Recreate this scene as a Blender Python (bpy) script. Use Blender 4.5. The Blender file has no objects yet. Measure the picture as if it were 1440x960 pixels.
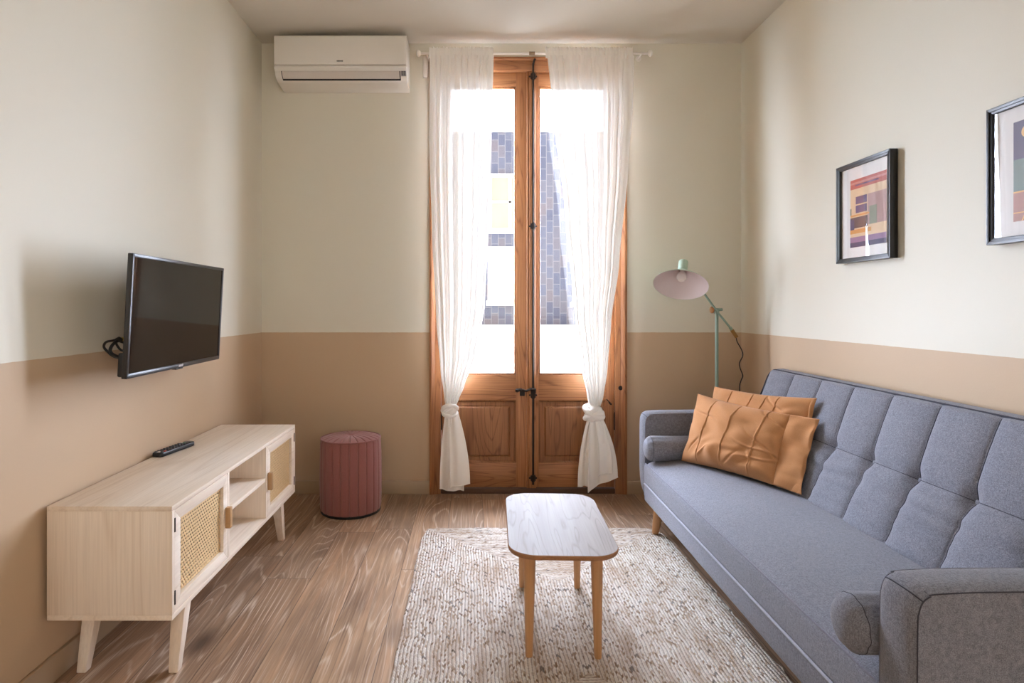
import bpy, bmesh, math, random
from mathutils import Vector, Matrix, noise
random.seed(7)
PI = math.pi
scn = bpy.context.scene
COL = scn.collection

# ---------------------------------------------------------------- camera helpers (measuring only)
F, CX, CY, CH = 850.0, 662.0, 432.0, 1.171
def P(u, v, Y):
    return Vector(((u - CX) * Y / F, Y, CH - (v - CY) * Y / F))
def PX(u, Y): return (u - CX) * Y / F
def PZ(v, Y): return CH - (v - CY) * Y / F

def srgb(r, g, b):
    def f(c):
        c /= 255.0
        return c / 12.92 if c <= .04045 else ((c + .055) / 1.055) ** 2.4
    return (f(r), f(g), f(b), 1.0)

# ---------------------------------------------------------------- node helper
class NT:
    def __init__(s, name):
        s.m = bpy.data.materials.new(name); s.m.use_nodes = True
        s.t = s.m.node_tree; s.t.nodes.clear()
        s.out = s.t.nodes.new('ShaderNodeOutputMaterial')
    def n(s, typ, **kw):
        nd = s.t.nodes.new(typ)
        for k, v in kw.items(): setattr(nd, k, v)
        return nd
    def set(s, sock, v):
        if isinstance(v, bpy.types.NodeSocket): s.t.links.new(v, sock)
        elif v is not None:
            try: sock.default_value = v
            except Exception: sock.default_value = tuple(v)[:3]
    def math(s, op, a, b=None, c=None, clamp=False):
        nd = s.n('ShaderNodeMath', operation=op); nd.use_clamp = clamp
        s.set(nd.inputs[0], a)
        if b is not None: s.set(nd.inputs[1], b)
        if c is not None: s.set(nd.inputs[2], c)
        return nd.outputs[0]
    def mix(s, fac, a, b, blend='MIX'):
        nd = s.n('ShaderNodeMix', data_type='RGBA', blend_type=blend)
        s.set(nd.inputs[0], fac); s.set(nd.inputs[6], a); s.set(nd.inputs[7], b)
        return nd.outputs[2]
    def obj(s): return s.n('ShaderNodeTexCoord').outputs['Object']
    def pos(s): return s.n('ShaderNodeNewGeometry').outputs['Position']
    def sep(s, v):
        nd = s.n('ShaderNodeSeparateXYZ'); s.set(nd.inputs[0], v); return nd.outputs
    def comb(s, x, y, z):
        nd = s.n('ShaderNodeCombineXYZ')
        for i, q in enumerate((x, y, z)): s.set(nd.inputs[i], q)
        return nd.outputs[0]
    def vmul(s, v, k):
        nd = s.n('ShaderNodeVectorMath', operation='MULTIPLY'); s.set(nd.inputs[0], v); s.set(nd.inputs[1], k); return nd.outputs[0]
    def vadd(s, v, k):
        nd = s.n('ShaderNodeVectorMath', operation='ADD'); s.set(nd.inputs[0], v); s.set(nd.inputs[1], k); return nd.outputs[0]
    def noise(s, v, scale, detail=2, rough=.5, dist=0.0):
        nd = s.n('ShaderNodeTexNoise'); s.set(nd.inputs['Vector'], v)
        nd.inputs['Scale'].default_value = scale; nd.inputs['Detail'].default_value = detail
        nd.inputs['Roughness'].default_value = rough; nd.inputs['Distortion'].default_value = dist
        return nd.outputs[0]
    def wnoise(s, v):
        nd = s.n('ShaderNodeTexWhiteNoise', noise_dimensions='3D'); s.set(nd.inputs[0], v); return nd.outputs
    def ramp(s, fac, stops):
        nd = s.n('ShaderNodeValToRGB'); s.set(nd.inputs[0], fac)
        e = nd.color_ramp.elements
        while len(e) < len(stops): e.new(.5)
        for i, (p, c) in enumerate(stops):
            e[i].position = p; e[i].color = c if len(c) == 4 else (*c, 1)
        return nd.outputs[0]
    def maprange(s, v, a, b, c, d):
        nd = s.n('ShaderNodeMapRange'); s.set(nd.inputs[0], v)
        for i, q in enumerate((a, b, c, d)): nd.inputs[i + 1].default_value = q
        return nd.outputs[0]
    def bump(s, h, strength=.3, dist=.002):
        nd = s.n('ShaderNodeBump'); s.set(nd.inputs['Height'], h)
        nd.inputs['Strength'].default_value = strength; nd.inputs['Distance'].default_value = dist
        return nd.outputs[0]
    def principled(s, col, rough=.5, metal=0.0, normal=None, spec=None, sheen=None, coat=None):
        nd = s.n('ShaderNodeBsdfPrincipled')
        s.set(nd.inputs['Base Color'], col); s.set(nd.inputs['Roughness'], rough)
        nd.inputs['Metallic'].default_value = metal
        if normal is not None: s.set(nd.inputs['Normal'], normal)
        if spec is not None: nd.inputs['Specular IOR Level'].default_value = spec
        if sheen is not None: nd.inputs['Sheen Weight'].default_value = sheen
        if coat is not None: nd.inputs['Coat Weight'].default_value = coat
        return nd.outputs[0]
    def done(s, sh):
        s.t.links.new(sh, s.out.inputs[0]); return s.m

def plain(name, col, rough=.5, metal=0.0, spec=None, var=.06, scale=8, bump=0.0, bscale=200):
    t = NT(name); v = t.obj()
    f = t.noise(v, scale, 3)
    c = t.mix(t.math('MULTIPLY', f, var * 2), col, tuple(x * .75 for x in col[:3]) + (1,))
    nrm = t.bump(t.noise(v, bscale, 2), bump, .001) if bump else None
    return t.done(t.principled(c, rough, metal, nrm, spec))

def wood(name, light, dark, line, axis='y', scale=5.0, stretch=.13, freq=9.0, line_amt=.5, streak=.5, rough=.5, knots=False, spec=None, coat=None, seed=0.0):
    t = NT(name); v = t.obj()
    st = {'x': (stretch, 1, 1), 'y': (1, stretch, 1), 'z': (1, 1, stretch)}[axis]
    fs = {'x': (.02, 1, 1), 'y': (1, .02, 1), 'z': (1, 1, .02)}[axis]
    va = t.vadd(v, (seed, seed * .7, seed * 1.3))
    n1 = t.noise(t.vmul(va, st), scale, 1.5, .4, .25)
    ring = t.math('PINGPONG', t.math('MULTIPLY', n1, freq), .5)
    ring = t.math('MULTIPLY', ring, 2.0)
    wob = t.noise(t.vmul(va, fs), 160, 3, .6)
    broad = t.noise(t.vmul(va, st), scale * 1.3, 2)
    base = t.mix(t.maprange(broad, .3, .7, 0, 1), light, dark)
    base = t.mix(t.math('MULTIPLY', t.maprange(wob, .42, .7, 0, 1), streak), base, tuple(x * .72 for x in dark[:3]) + (1,))
    lm = t.math('MULTIPLY', t.maprange(ring, .72, 1.0, 0, 1), line_amt)
    lm = t.math('MULTIPLY', lm, t.maprange(wob, .3, .55, .4, 1))
    c = t.mix(lm, base, line)
    if knots:
        vo = t.n('ShaderNodeTexVoronoi'); t.set(vo.inputs['Vector'], t.vmul(va, tuple(.35 if q < 1 else 1 for q in st)))
        vo.inputs['Scale'].default_value = 4.0
        k = t.maprange(vo.outputs['Distance'], .03, .10, .85, 0)
        c = t.mix(k, c, tuple(x * .3 for x in dark[:3]) + (1,))
    nrm = t.bump(t.math('ADD', wob, t.math('MULTIPLY', ring, .3)), .12, .001)
    return t.done(t.principled(c, rough, 0, nrm, spec, None, coat))

def fabric(name, c1, c2, scale=500, bump=.35, rough=.95, sheen=.15, cross=True):
    t = NT(name); v = t.obj()
    a = t.noise(v, scale, 2, .7)
    b = t.noise(t.vmul(v, (1, .18, 1)), scale * 1.2, 2)
    d = t.noise(t.vmul(v, (.18, 1, .18)), scale * 1.2, 2)
    w = t.math('ADD', t.math('MULTIPLY', b, .5), t.math('MULTIPLY', d, .5)) if cross else a
    f = t.maprange(t.math('ADD', t.math('MULTIPLY', a, .5), t.math('MULTIPLY', w, .5)), .38, .62, 0, 1)
    c = t.mix(f, c1, c2)
    big = t.noise(v, 6, 2)
    c = t.mix(t.math('MULTIPLY', big, .12), c, c1)
    return t.done(t.principled(c, rough, 0, t.bump(t.math('ADD', a, w), bump, .0012), .2, sheen))

# ---------------------------------------------------------------- materials
def wall_paint(name, two_tone=True):
    t = NT(name); p = t.pos(); z = t.sep(p)[2]
    up = srgb(221, 217, 202); lo = srgb(195, 170, 141)
    if two_tone:
        wob = t.math('MULTIPLY', t.math('SUBTRACT', t.noise(p, 25, 2), .5), .003)
        m = t.math('GREATER_THAN', t.math('ADD', z, wob), 1.0137)
        c = t.mix(m, lo, up)
    else:
        c = up
    c = t.mix(t.math('MULTIPLY', t.noise(p, 2.5, 3), .05), c, (.45, .38, .28, 1))
    h = t.math('ADD', t.noise(p, 160, 3, .6), t.math('MULTIPLY', t.noise(p, 3, 2), 2.0))
    return t.done(t.principled(c, .62, 0, t.bump(h, .06, .004), .35))
M_wall = wall_paint('wall_paint_two_tone')
M_ceil = plain('ceiling_paint', srgb(214, 208, 196), .8, var=.04, bump=.05, bscale=120)
M_base_tan = plain('baseboard_paint', srgb(176, 154, 126), .45, var=.03)
M_white_wall = plain('exterior_white_render', srgb(235, 232, 226), .8, var=.08)

def floor_mat():
    t = NT('oak_plank_floor'); v = t.obj(); x, y, z = t.sep(v)
    W, L = .19, 1.35
    xs = t.math('DIVIDE', t.math('ADD', x, 5.06), W)
    row = t.math('FLOOR', xs)
    rr = t.wnoise(t.comb(row, 3.3, 1.7))[0]
    ys = t.math('ADD', t.math('DIVIDE', t.math('ADD', y, 10), L), t.math('MULTIPLY', rr, 1.0))
    colm = t.math('FLOOR', ys)
    wn = t.wnoise(t.comb(row, colm, 5.5))
    seed = wn[0]; sv = wn[1]
    fx = t.math('FRACT', xs); fy = t.math('FRACT', ys)
    off = t.vmul(sv, (7.0, 9.0, 11.0))
    gv = t.vadd(t.comb(x, t.math('MULTIPLY', y, .125), 0.0), off)
    n1 = t.noise(gv, 5.6, 1.0, .35, .25)
    ring = t.math('MULTIPLY', t.math('PINGPONG', t.math('MULTIPLY', n1, 19.0), .5), 2.0)
    fib = t.noise(t.vadd(t.comb(x, t.math('MULTIPLY', y, .02), 0.0), off), 170, 3, .65)
    fib2 = t.noise(t.vadd(t.comb(x, t.math('MULTIPLY', y, .035), 0.0), off), 45, 2, .6)
    patch = t.noise(t.vadd(t.comb(x, t.math('MULTIPLY', y, .4), 0.0), off), 6.0, 2)
    c = t.ramp(seed, [(0, srgb(156, 127, 102)), (.35, srgb(176, 143, 113)), (.7, srgb(153, 130, 109)), (1, srgb(180, 147, 116))])
    c = t.mix(t.maprange(patch, .46, .72, 0, .75), c, srgb(126, 102, 84))
    c = t.mix(t.maprange(fib2, .45, .7, 0, .5), c, srgb(124, 92, 68))
    c = t.mix(t.maprange(fib2, .5, .25, 0, .4), c, srgb(196, 150, 114))
    lines = t.math('MULTIPLY', t.maprange(ring, .74, .96, 0, 1), t.maprange(fib, .34, .5, .25, 1))
    zone = t.maprange(t.noise(t.vadd(t.comb(x, t.math('MULTIPLY', y, .5), 3.0), off), 4.5, 1),  .40, .56, .08, .9)
    c = t.mix(t.math('MULTIPLY', lines, zone), c, srgb(205, 186, 168))
    c = t.mix(t.maprange(fib, .54, .68, 0, .4), c, srgb(208, 190, 172))
    c = t.mix(t.maprange(fib, .46, .32, 0, .5), c, srgb(96, 72, 56))
    # knots
    vo = t.n('ShaderNodeTexVoronoi'); t.set(vo.inputs['Vector'], t.vadd(t.comb(x, t.math('MULTIPLY', y, .42), 0.0), off)); vo.inputs['Scale'].default_value = 3.2
    kd = t.math('ADD', vo.outputs['Distance'], t.math('MULTIPLY', t.math('SUBTRACT', fib2, .5), .12))
    c = t.mix(t.maprange(kd, .03, .17, .75, 0), c, srgb(62, 48, 42))
    # joints
    ex = t.math('MULTIPLY', t.math('MINIMUM', fx, t.math('SUBTRACT', 1.0, fx)), W)
    ey = t.math('MULTIPLY', t.math('MINIMUM', fy, t.math('SUBTRACT', 1.0, fy)), L)
    e = t.math('MINIMUM', ex, ey)
    c = t.mix(t.maprange(e, .0006, .0022, .75, 0), c, srgb(60, 45, 36))
    h = t.math('ADD', t.math('MULTIPLY', fib, .4), t.maprange(e, 0, .002, 0, 1))
    return t.done(t.principled(c, t.maprange(fib, .3, .7, .32, .46), 0, t.bump(h, .25, .0012), .5))
M_floor = floor_mat()

M_pine = {ax: wood('old_pine_' + ax, srgb(186, 130, 86), srgb(154, 102, 64), srgb(106, 62, 36), ax, 9.0, .08, 12.0, .65, .6, .42, knots=True, spec=.4, seed=sd) for ax, sd in (('x', 1.0), ('z', 2.0))}
M_pine_panel = wood('old_pine_panel', srgb(168, 116, 75), srgb(140, 92, 58), srgb(96, 56, 33), 'z', 8.0, .10, 12.0, .65, .6, .45, knots=True, spec=.35, seed=4)
M_oak = {ax: wood('bleached_oak_' + ax, srgb(245, 234, 220), srgb(232, 216, 197), srgb(206, 184, 160), ax, 6.0, .09, 7.0, .35, .3, .55, seed=sd) for ax, sd in (('x', .3), ('y', 1.1), ('z', 2.2))}
M_oak_handle = wood('oak_handle', srgb(206, 168, 122), srgb(184, 144, 100), srgb(160, 120, 80), 'z', 10, .1, 5, .3, .3, .5)
M_ash_top = wood('ash_tabletop', srgb(158, 149, 144), srgb(144, 134, 128), srgb(108, 98, 92), 'y', 15.0, .10, 9.0, .55, .3, .5, spec=.25, seed=6)
M_ash_edge = wood('ash_edge', srgb(176, 128, 86), srgb(150, 104, 68), srgb(120, 80, 50), 'y', 8, .1, 6, .4, .4, .45)
M_leg = wood('beech_leg', srgb(204, 156, 108), srgb(184, 136, 90), srgb(160, 112, 70), 'z', 12, .08, 5, .3, .35, .45)
M_sofa = fabric('grey_sofa_weave', srgb(96, 98, 108), srgb(148, 150, 161), 420)
M_thread_crease = plain('dark_thread_and_crease', srgb(58, 58, 68), .9)  # dark trim, also used for shade lines in the backrest creases
M_welt = fabric('grey_welt', srgb(104, 104, 116), srgb(140, 140, 152), 600)
M_seatwelt = fabric('pale_welt', srgb(150, 152, 166), srgb(190, 192, 204), 600)
M_pillow = fabric('caramel_cotton', srgb(184, 130, 86), srgb(196, 145, 100), 700, bump=.12, sheen=.1, cross=False)
M_pouf = fabric('brick_pink_velvet', srgb(138, 88, 84), srgb(154, 100, 94), 600, bump=.1, sheen=.3, cross=False)
M_black = plain('black_base', srgb(22, 20, 20), .6)
M_blackgloss = plain('black_plastic', srgb(26, 26, 27), .35, spec=.5)
M_bezel = plain('tv_bezel', srgb(44, 43, 43), .32, spec=.5)
M_cable = plain('black_cable', srgb(14, 14, 14), .5)
M_yellow = plain('yellow_plug', srgb(190, 160, 50), .5)
M_white_plastic = plain('white_plastic', srgb(232, 228, 220), .38, var=.02)
M_white_louver = plain('white_louver', srgb(214, 206, 198), .4, var=.02)
M_slot = plain('dark_slot', srgb(30, 26, 24), .8)
M_grey_label = plain('grey_label', srgb(150, 150, 152), .5)
M_logo_dark = plain('dark_print', srgb(90, 84, 76), .5)
M_logo_silver = plain('silver_print', srgb(220, 220, 222), .3, metal=.4)
M_mint = plain('mint_enamel', srgb(170, 192, 172), .38, spec=.5, var=.03)
M_green_dark = plain('sage_enamel', srgb(132, 156, 142), .4, spec=.5, var=.03)
M_shade_in = plain('white_shade_lining', srgb(226, 214, 214), .5, var=.02)
M_knobwood = plain('walnut_knob', srgb(150, 98, 52), .45)
M_brass = plain('aged_brass', srgb(140, 104, 52), .4, metal=.5)
M_iron = plain('old_iron', srgb(52, 46, 42), .55, metal=.6, bump=.2)
M_frameblack = plain('black_frame', srgb(24, 24, 25), .35, spec=.5)
M_mat = plain('white_mat_board', srgb(238, 236, 234), .9, var=.02)
M_rodwhite = plain('white_rod', srgb(236, 232, 224), .4, var=.02)

def cloth_mat():
    t = NT('sheer_white_cotton'); v = t.obj()
    fl = t.noise(v, 600, 2)
    col = t.mix(t.math('MULTIPLY', fl, .1), srgb(250, 248, 244), srgb(225, 222, 218))
    d = t.n('ShaderNodeBsdfDiffuse'); t.set(d.inputs[0], col)
    tr = t.n('ShaderNodeBsdfTranslucent'); t.set(tr.inputs[0], col)
    tp = t.n('ShaderNodeBsdfTransparent')
    m1 = t.n('ShaderNodeMixShader'); m1.inputs[0].default_value = .042
    t.t.links.new(d.outputs[0], m1.inputs[1]); t.t.links.new(tr.outputs[0], m1.inputs[2])
    m2 = t.n('ShaderNodeMixShader'); m2.inputs[0].default_value = .012
    t.t.links.new(m1.outputs[0], m2.inputs[1]); t.t.links.new(tp.outputs[0], m2.inputs[2])
    return t.done(m2.outputs[0])
M_cloth = cloth_mat()

def glass_mat(name, refl=1.0):
    t = NT(name)
    ge = t.n('ShaderNodeNewGeometry'); dp = t.n('ShaderNodeVectorMath', operation='DOT_PRODUCT')
    t.set(dp.inputs[0], ge.outputs['Normal']); t.set(dp.inputs[1], ge.outputs['Incoming'])
    f5 = t.math('POWER', t.math('SUBTRACT', 1.0, t.math('ABSOLUTE', dp.outputs['Value'])), 5.0)
    fr = t.math('ADD', .04, t.math('MULTIPLY', f5, .96))
    g = t.n('ShaderNodeBsdfGlossy'); g.inputs['Roughness'].default_value = .01
    tp = t.n('ShaderNodeBsdfTransparent')
    m = t.n('ShaderNodeMixShader')
    t.set(m.inputs[0], t.math('MULTIPLY', fr, refl))
    t.t.links.new(tp.outputs[0], m.inputs[1]); t.t.links.new(g.outputs[0], m.inputs[2])
    return t.done(m.outputs[0])
M_glass = glass_mat('window_glass')

def screen_mat():
    t = NT('tv_screen')
    return t.done(t.principled(srgb(26, 24, 22), .06, 0, None, .34))
M_screen = screen_mat()

def cane_mat():
    t = NT('woven_cane'); v = t.obj(); x, y, z = t.sep(v)
    S = .0165
    a = t.math('DIVIDE', y, S); b = t.math('DIVIDE', z, .0118)
    par = t.math('MULTIPLY', t.math('MODULO', t.math('FLOOR', t.math('ADD', b, 100)), 2.0), .5)
    fa = t.math('SUBTRACT', t.math('FRACT', t.math('ADD', t.math('ADD', a, 1000), par)), .5)
    fb = t.math('SUBTRACT', t.math('FRACT', t.math('ADD', b, 100)), .5)
    r = t.math('ADD', t.math('ABSOLUTE', fa), t.math('ABSOLUTE', fb))
    r2 = t.math('MAXIMUM', t.math('ABSOLUTE', fa), t.math('ABSOLUTE', fb))
    rr = t.math('MAXIMUM', t.math('MULTIPLY', r, .75), r2)
    hole = t.math('LESS_THAN', rr, .30)
    c = t.mix(t.noise(v, 120, 2), srgb(240, 214, 168), srgb(214, 178, 124))
    p = t.principled(c, .5, 0, t.bump(rr, .4, .002))
    tp = t.n('ShaderNodeBsdfTransparent')
    m = t.n('ShaderNodeMixShader'); t.set(m.inputs[0], hole)
    t.t.links.new(p, m.inputs[1]); t.t.links.new(tp.outputs[0], m.inputs[2])
    return t.done(m.outputs[0])
M_cane = cane_mat()

RX0, RX1, RY0, RY1 = -.25, 1.0, 1.30, 3.19
def rug_mat():
    t = NT('braided_jute'); v = t.pos(); x, y, z = t.sep(v)
    wob = t.math('MULTIPLY', t.math('SUBTRACT', t.noise(v, 6.0, 3), .5), .09)
    dx = t.math('MINIMUM', t.math('SUBTRACT', x, RX0), t.math('SUBTRACT', RX1, x))
    dy = t.math('MINIMUM', t.math('SUBTRACT', y, RY0), t.math('SUBTRACT', RY1, y))
    useX = t.math('LESS_THAN', dx, dy)
    d = t.math('ADD', t.math('MINIMUM', dx, dy), t.math('MULTIPLY', wob, .25))
    along = t.math('ADD', t.math('MULTIPLY', useX, y), t.math('MULTIPLY', t.math('SUBTRACT', 1.0, useX), x))
    rw = .0125
    rf = t.math('DIVIDE', t.math('ADD', d, .5), rw); row = t.math('FLOOR', rf)
    fr = t.math('FRACT', rf)
    prof = t.math('SINE', t.math('MULTIPLY', fr, PI))
    ph = t.wnoise(t.comb(row, 1.5, 2.5))[0]
    side = t.math('SUBTRACT', t.math('ABSOLUTE', t.math('SUBTRACT', fr, .5)), .25)
    st = t.math('ADD', t.math('DIVIDE', along, .014), t.math('ADD', ph, t.math('MULTIPLY', t.math('GREATER_THAN', fr, .5), .5)))
    st = t.math('ADD', st, t.math('MULTIPLY', side, 1.2))
    strand = t.math('FLOOR', st); sf = t.math('SINE', t.math('MULTIPLY', t.math('FRACT', st), PI))
    sc = t.wnoise(t.comb(row, strand, t.math('GREATER_THAN', fr, .5)))[0]
    big = t.noise(t.comb(t.math('MULTIPLY', d, 5.0), t.math('MULTIPLY', along, .9), 0.0), 4.0, 2)
    c = t.ramp(sc, [(0, srgb(140, 112, 88)), (.12, srgb(196, 174, 150)), (.3, srgb(232, 222, 210)), (.75, srgb(242, 236, 228)), (1, srgb(222, 206, 190))])
    c = t.mix(t.maprange(big, .45, .7, 0, .65), c, srgb(176, 146, 116))
    fib = t.noise(v, 350, 2, .7)
    c = t.mix(t.maprange(fib, .5, .7, 0, .35), c, srgb(130, 104, 84))
    gap = t.maprange(t.math('MULTIPLY', prof, t.math('ADD', .35, t.math('MULTIPLY', sf, .65))), .08, .4, .6, 0)
    c = t.mix(gap, c, srgb(108, 86, 70))
    sp = t.math('LESS_THAN', t.wnoise(t.comb(strand, row, 9.0))[0], .02)
    c = t.mix(t.math('MULTIPLY', sp, .7), c, srgb(60, 46, 38))
    h = t.math('ADD', t.math('MULTIPLY', prof, t.math('ADD', .4, t.math('MULTIPLY', sf, .6))), t.math('MULTIPLY', fib, .5))
    return t.done(t.principled(c, .95, 0, t.bump(h, .9, .006), .15, .1))
M_rug = rug_mat()

def tile_mat():
    t = NT('glazed_facade_tile'); v = t.obj(); x, y, z = t.sep(v)
    W, H = .125, .21
    a = t.math('DIVIDE', t.math('ADD', x, 50), W); col = t.math('FLOOR', a)
    b = t.math('ADD', t.math('DIVIDE', t.math('ADD', z, 50), H), t.math('MULTIPLY', t.math('MODULO', col, 2.0), .5)); rw = t.math('FLOOR', b)
    s = t.wnoise(t.comb(col, rw, 1.0))[0]
    fa = t.math('FRACT', a); fb = t.math('FRACT', b)
    ex = t.math('MULTIPLY', t.math('MINIMUM', fa, t.math('SUBTRACT', 1.0, fa)), W)
    ez = t.math('MULTIPLY', t.math('MINIMUM', fb, t.math('SUBTRACT', 1.0, fb)), H)
    g = t.math('LESS_THAN', t.math('MINIMUM', ex, ez), .005)
    c = t.ramp(s, [(0, (.075, .082, .122, 1)), (.4, (.095, .105, .15, 1)), (.7, (.11, .112, .145, 1)), (1, (.12, .108, .128, 1))])
    c = t.mix(g, c, (.19, .19, .21, 1))
    d = t.n('ShaderNodeBsdfDiffuse'); t.set(d.inputs[0], c)
    return t.done(d.outputs[0])
M_tile = tile_mat()
M_winwhite = plain('white_window_paint', srgb(240, 240, 240), .6)
M_blind = plain('white_roller_blind', srgb(236, 236, 236), .8)
M_dimpane = plain('painted_reflection_pane', srgb(150, 138, 124), .3, var=.5, scale=4)  # brownish reflections painted into the mottled pane colour

def pic(name, c): return plain(name, c, .8, var=.15, scale=30)

# ---------------------------------------------------------------- mesh helpers
def bm_new(): return bmesh.new()

def box(bm, x0, x1, y0, y1, z0, z1, bev=0.0, seg=2, mi=0):
    b = bmesh.new()
    bmesh.ops.create_cube(b, size=1)
    bmesh.ops.scale(b, vec=(x1 - x0, y1 - y0, z1 - z0), verts=b.verts)
    bmesh.ops.translate(b, vec=((x0 + x1) / 2, (y0 + y1) / 2, (z0 + z1) / 2), verts=b.verts)
    if bev: bmesh.ops.bevel(b, geom=list(b.edges), offset=bev, segments=seg, profile=.5, affect='EDGES')
    for f in b.faces: f.material_index = mi
    join(bm, b)

def join(bm, b, mat=None):
    if mat is not None: b.transform(mat)
    me = bpy.data.meshes.new('tmp'); b.to_mesh(me); b.free(); bm.from_mesh(me); bpy.data.meshes.remove(me)

def frame_at(t):
    t = t.normalized()
    a = Vector((0, 0, 1)) if abs(t.z) < .9 else Vector((1, 0, 0))
    x = t.cross(a).normalized(); y = t.cross(x).normalized()
    return x, y

def tube(bm, pts, r, n=10, cap=True, closed=False):
    pts = [Vector(p) for p in pts]; N = len(pts)
    rs = r if isinstance(r, (list, tuple)) else [r] * N
    rings = []; px = None
    for i, p in enumerate(pts):
        if closed: t = pts[(i + 1) % N] - pts[i - 1]
        else: t = pts[min(i + 1, N - 1)] - pts[max(i - 1, 0)]
        t.normalize()
        if px is None: px, py = frame_at(t)
        else:
            px = (px - t * px.dot(t)).normalized(); py = t.cross(px).normalized()
        rings.append([bm.verts.new(p + (px * math.cos(2 * PI * k / n) + py * math.sin(2 * PI * k / n)) * rs[i]) for k in range(n)])
    M = N if closed else N - 1
    for i in range(M):
        a, b = rings[i], rings[(i + 1) % N]
        for k in range(n):
            bm.faces.new((a[k], a[(k + 1) % n], b[(k + 1) % n], b[k]))
    if cap and not closed:
        bm.faces.new(rings[0][::-1]); bm.faces.new(rings[-1])

def catmull(pts, n=8, closed=False):
    pts = [Vector(p) for p in pts]; N = len(pts); out = []
    for i in range(N if closed else N - 1):
        if closed: p0, p1, p2, p3 = pts[i - 1], pts[i], pts[(i + 1) % N], pts[(i + 2) % N]
        else: p0, p1, p2, p3 = pts[max(i - 1, 0)], pts[i], pts[i + 1], pts[min(i + 2, N - 1)]
        for k in range(n):
            t = k / n
            out.append(.5 * ((2 * p1) + (p2 - p0) * t + (2 * p0 - 5 * p1 + 4 * p2 - p3) * t * t + (3 * p1 - p0 - 3 * p2 + p3) * t ** 3))
    if not closed: out.append(pts[-1])
    return out

def lathe(bm, prof, n=48, center=(0, 0, 0), mat=None, rad=None, cap=True):
    """prof: list of (r, z)."""
    b = bmesh.new(); rings = []
    for (r, z) in prof:
        ring = []
        for k in range(n):
            a = 2 * PI * k / n
            rr = r * (rad(a, z, r) if rad else 1)
            ring.append(b.verts.new((rr * math.cos(a), rr * math.sin(a), z)))
        rings.append(ring)
    for i in range(len(rings) - 1):
        for k in range(n):
            b.faces.new((rings[i][k], rings[i][(k + 1) % n], rings[i + 1][(k + 1) % n], rings[i + 1][k]))
    if cap:
        b.faces.new(rings[0][::-1]); b.faces.new(rings[-1])
    b.transform(Matrix.Translation(center) @ (mat or Matrix.Identity(4)))
    join(bm, b)

def grid(bm, fn, nu, nv, closed_u=False, flip=False):
    vs = [[bm.verts.new(fn(i / nu, j / nv)) for j in range(nv + 1)] for i in range(nu if closed_u else nu + 1)]
    N = len(vs)
    for i in range(nu):
        for j in range(nv):
            q = (vs[i][j], vs[(i + 1) % N][j], vs[(i + 1) % N][j + 1], vs[i][j + 1])
            bm.faces.new(q[::-1] if flip else q)
    return vs

def prism(bm, poly, axis, a0, a1, bev=0.0):
    """extrude 2-D polygon along axis. axis 'x': poly=(y,z); 'y': (x,z); 'z': (x,y)"""
    b = bmesh.new()
    def mk(p, a): return {'x': (a, p[0], p[1]), 'y': (p[0], a, p[1]), 'z': (p[0], p[1], a)}[axis]
    lo = [b.verts.new(mk(p, a0)) for p in poly]; hi = [b.verts.new(mk(p, a1)) for p in poly]
    n = len(poly)
    b.faces.new(lo); b.faces.new(hi[::-1])
    for i in range(n): b.faces.new((lo[i], hi[i], hi[(i + 1) % n], lo[(i + 1) % n]))
    bmesh.ops.recalc_face_normals(b, faces=b.faces)
    if bev: bmesh.ops.bevel(b, geom=list(b.edges), offset=bev, segments=2, profile=.5, affect='EDGES')
    join(bm, b)

def root_of(o):
    while o.parent: o = o.parent
    return o

def obj(name, bm, mat, parent=None, world=True, smooth=35, recalc=True):
    """link a bmesh as ONE mesh object; vertices given in world space unless world=False"""
    if recalc: bmesh.ops.recalc_face_normals(bm, faces=bm.faces)
    me = bpy.data.meshes.new(name); bm.to_mesh(me); bm.free()
    for m in (mat if isinstance(mat, (list, tuple)) else [mat]): me.materials.append(m)
    for p in me.polygons: p.use_smooth = True
    if smooth < 180: me.set_sharp_from_angle(angle=math.radians(smooth))
    o = bpy.data.objects.new(name, me); COL.objects.link(o)
    if parent is not None:
        o.parent = parent
        if world: me.transform(Matrix.Translation(-Vector(root_of(parent).location)))
    return o

def rebase(o, loc):
    o.data.transform(Matrix.Translation(-Vector(loc))); o.location = loc; return o

def tag(o, label, cat, group=None):
    o['label'] = label; o['category'] = cat
    if group: o['group'] = group
    return o
def thing(name, label, cat, loc=(0, 0, 0), rot=(0, 0, 0), group=None):
    o = bpy.data.objects.new(name, None); COL.objects.link(o); o.empty_display_size = .05
    o.location = loc; o.rotation_euler = rot
    return tag(o, label, cat, group)
def struct(o, label=None, cat=None):
    o['kind'] = 'structure'
    if label: o['label'] = label
    if cat: o['category'] = cat
    return o

# ---------------------------------------------------------------- room
XL, XR, YB, YF, ZC = -1.314, 1.701, 3.8, -3.4, 2.829
WT = .28
DX0, DX1, DZ1 = -.259, .979, 2.744       # french door rough opening

b = bm_new(); box(b, XL - .2, XR + .2, YF - .2, YB + WT, -.12, 0); struct(obj('floor', b, M_floor), 'brown oak plank floor with pale limed grain running towards the door', 'floor')
b = bm_new(); box(b, XL - .2, XR + .2, YF - .2, YB + WT, ZC, ZC + .15); struct(obj('ceiling', b, M_ceil), 'plain off-white painted ceiling', 'ceiling')
b = bm_new(); box(b, XL - .2, XL, YF - .2, YB + WT, 0, ZC); struct(obj('wall_left', b, M_wall), 'left wall, cream above and tan below, behind the television', 'wall')
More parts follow.
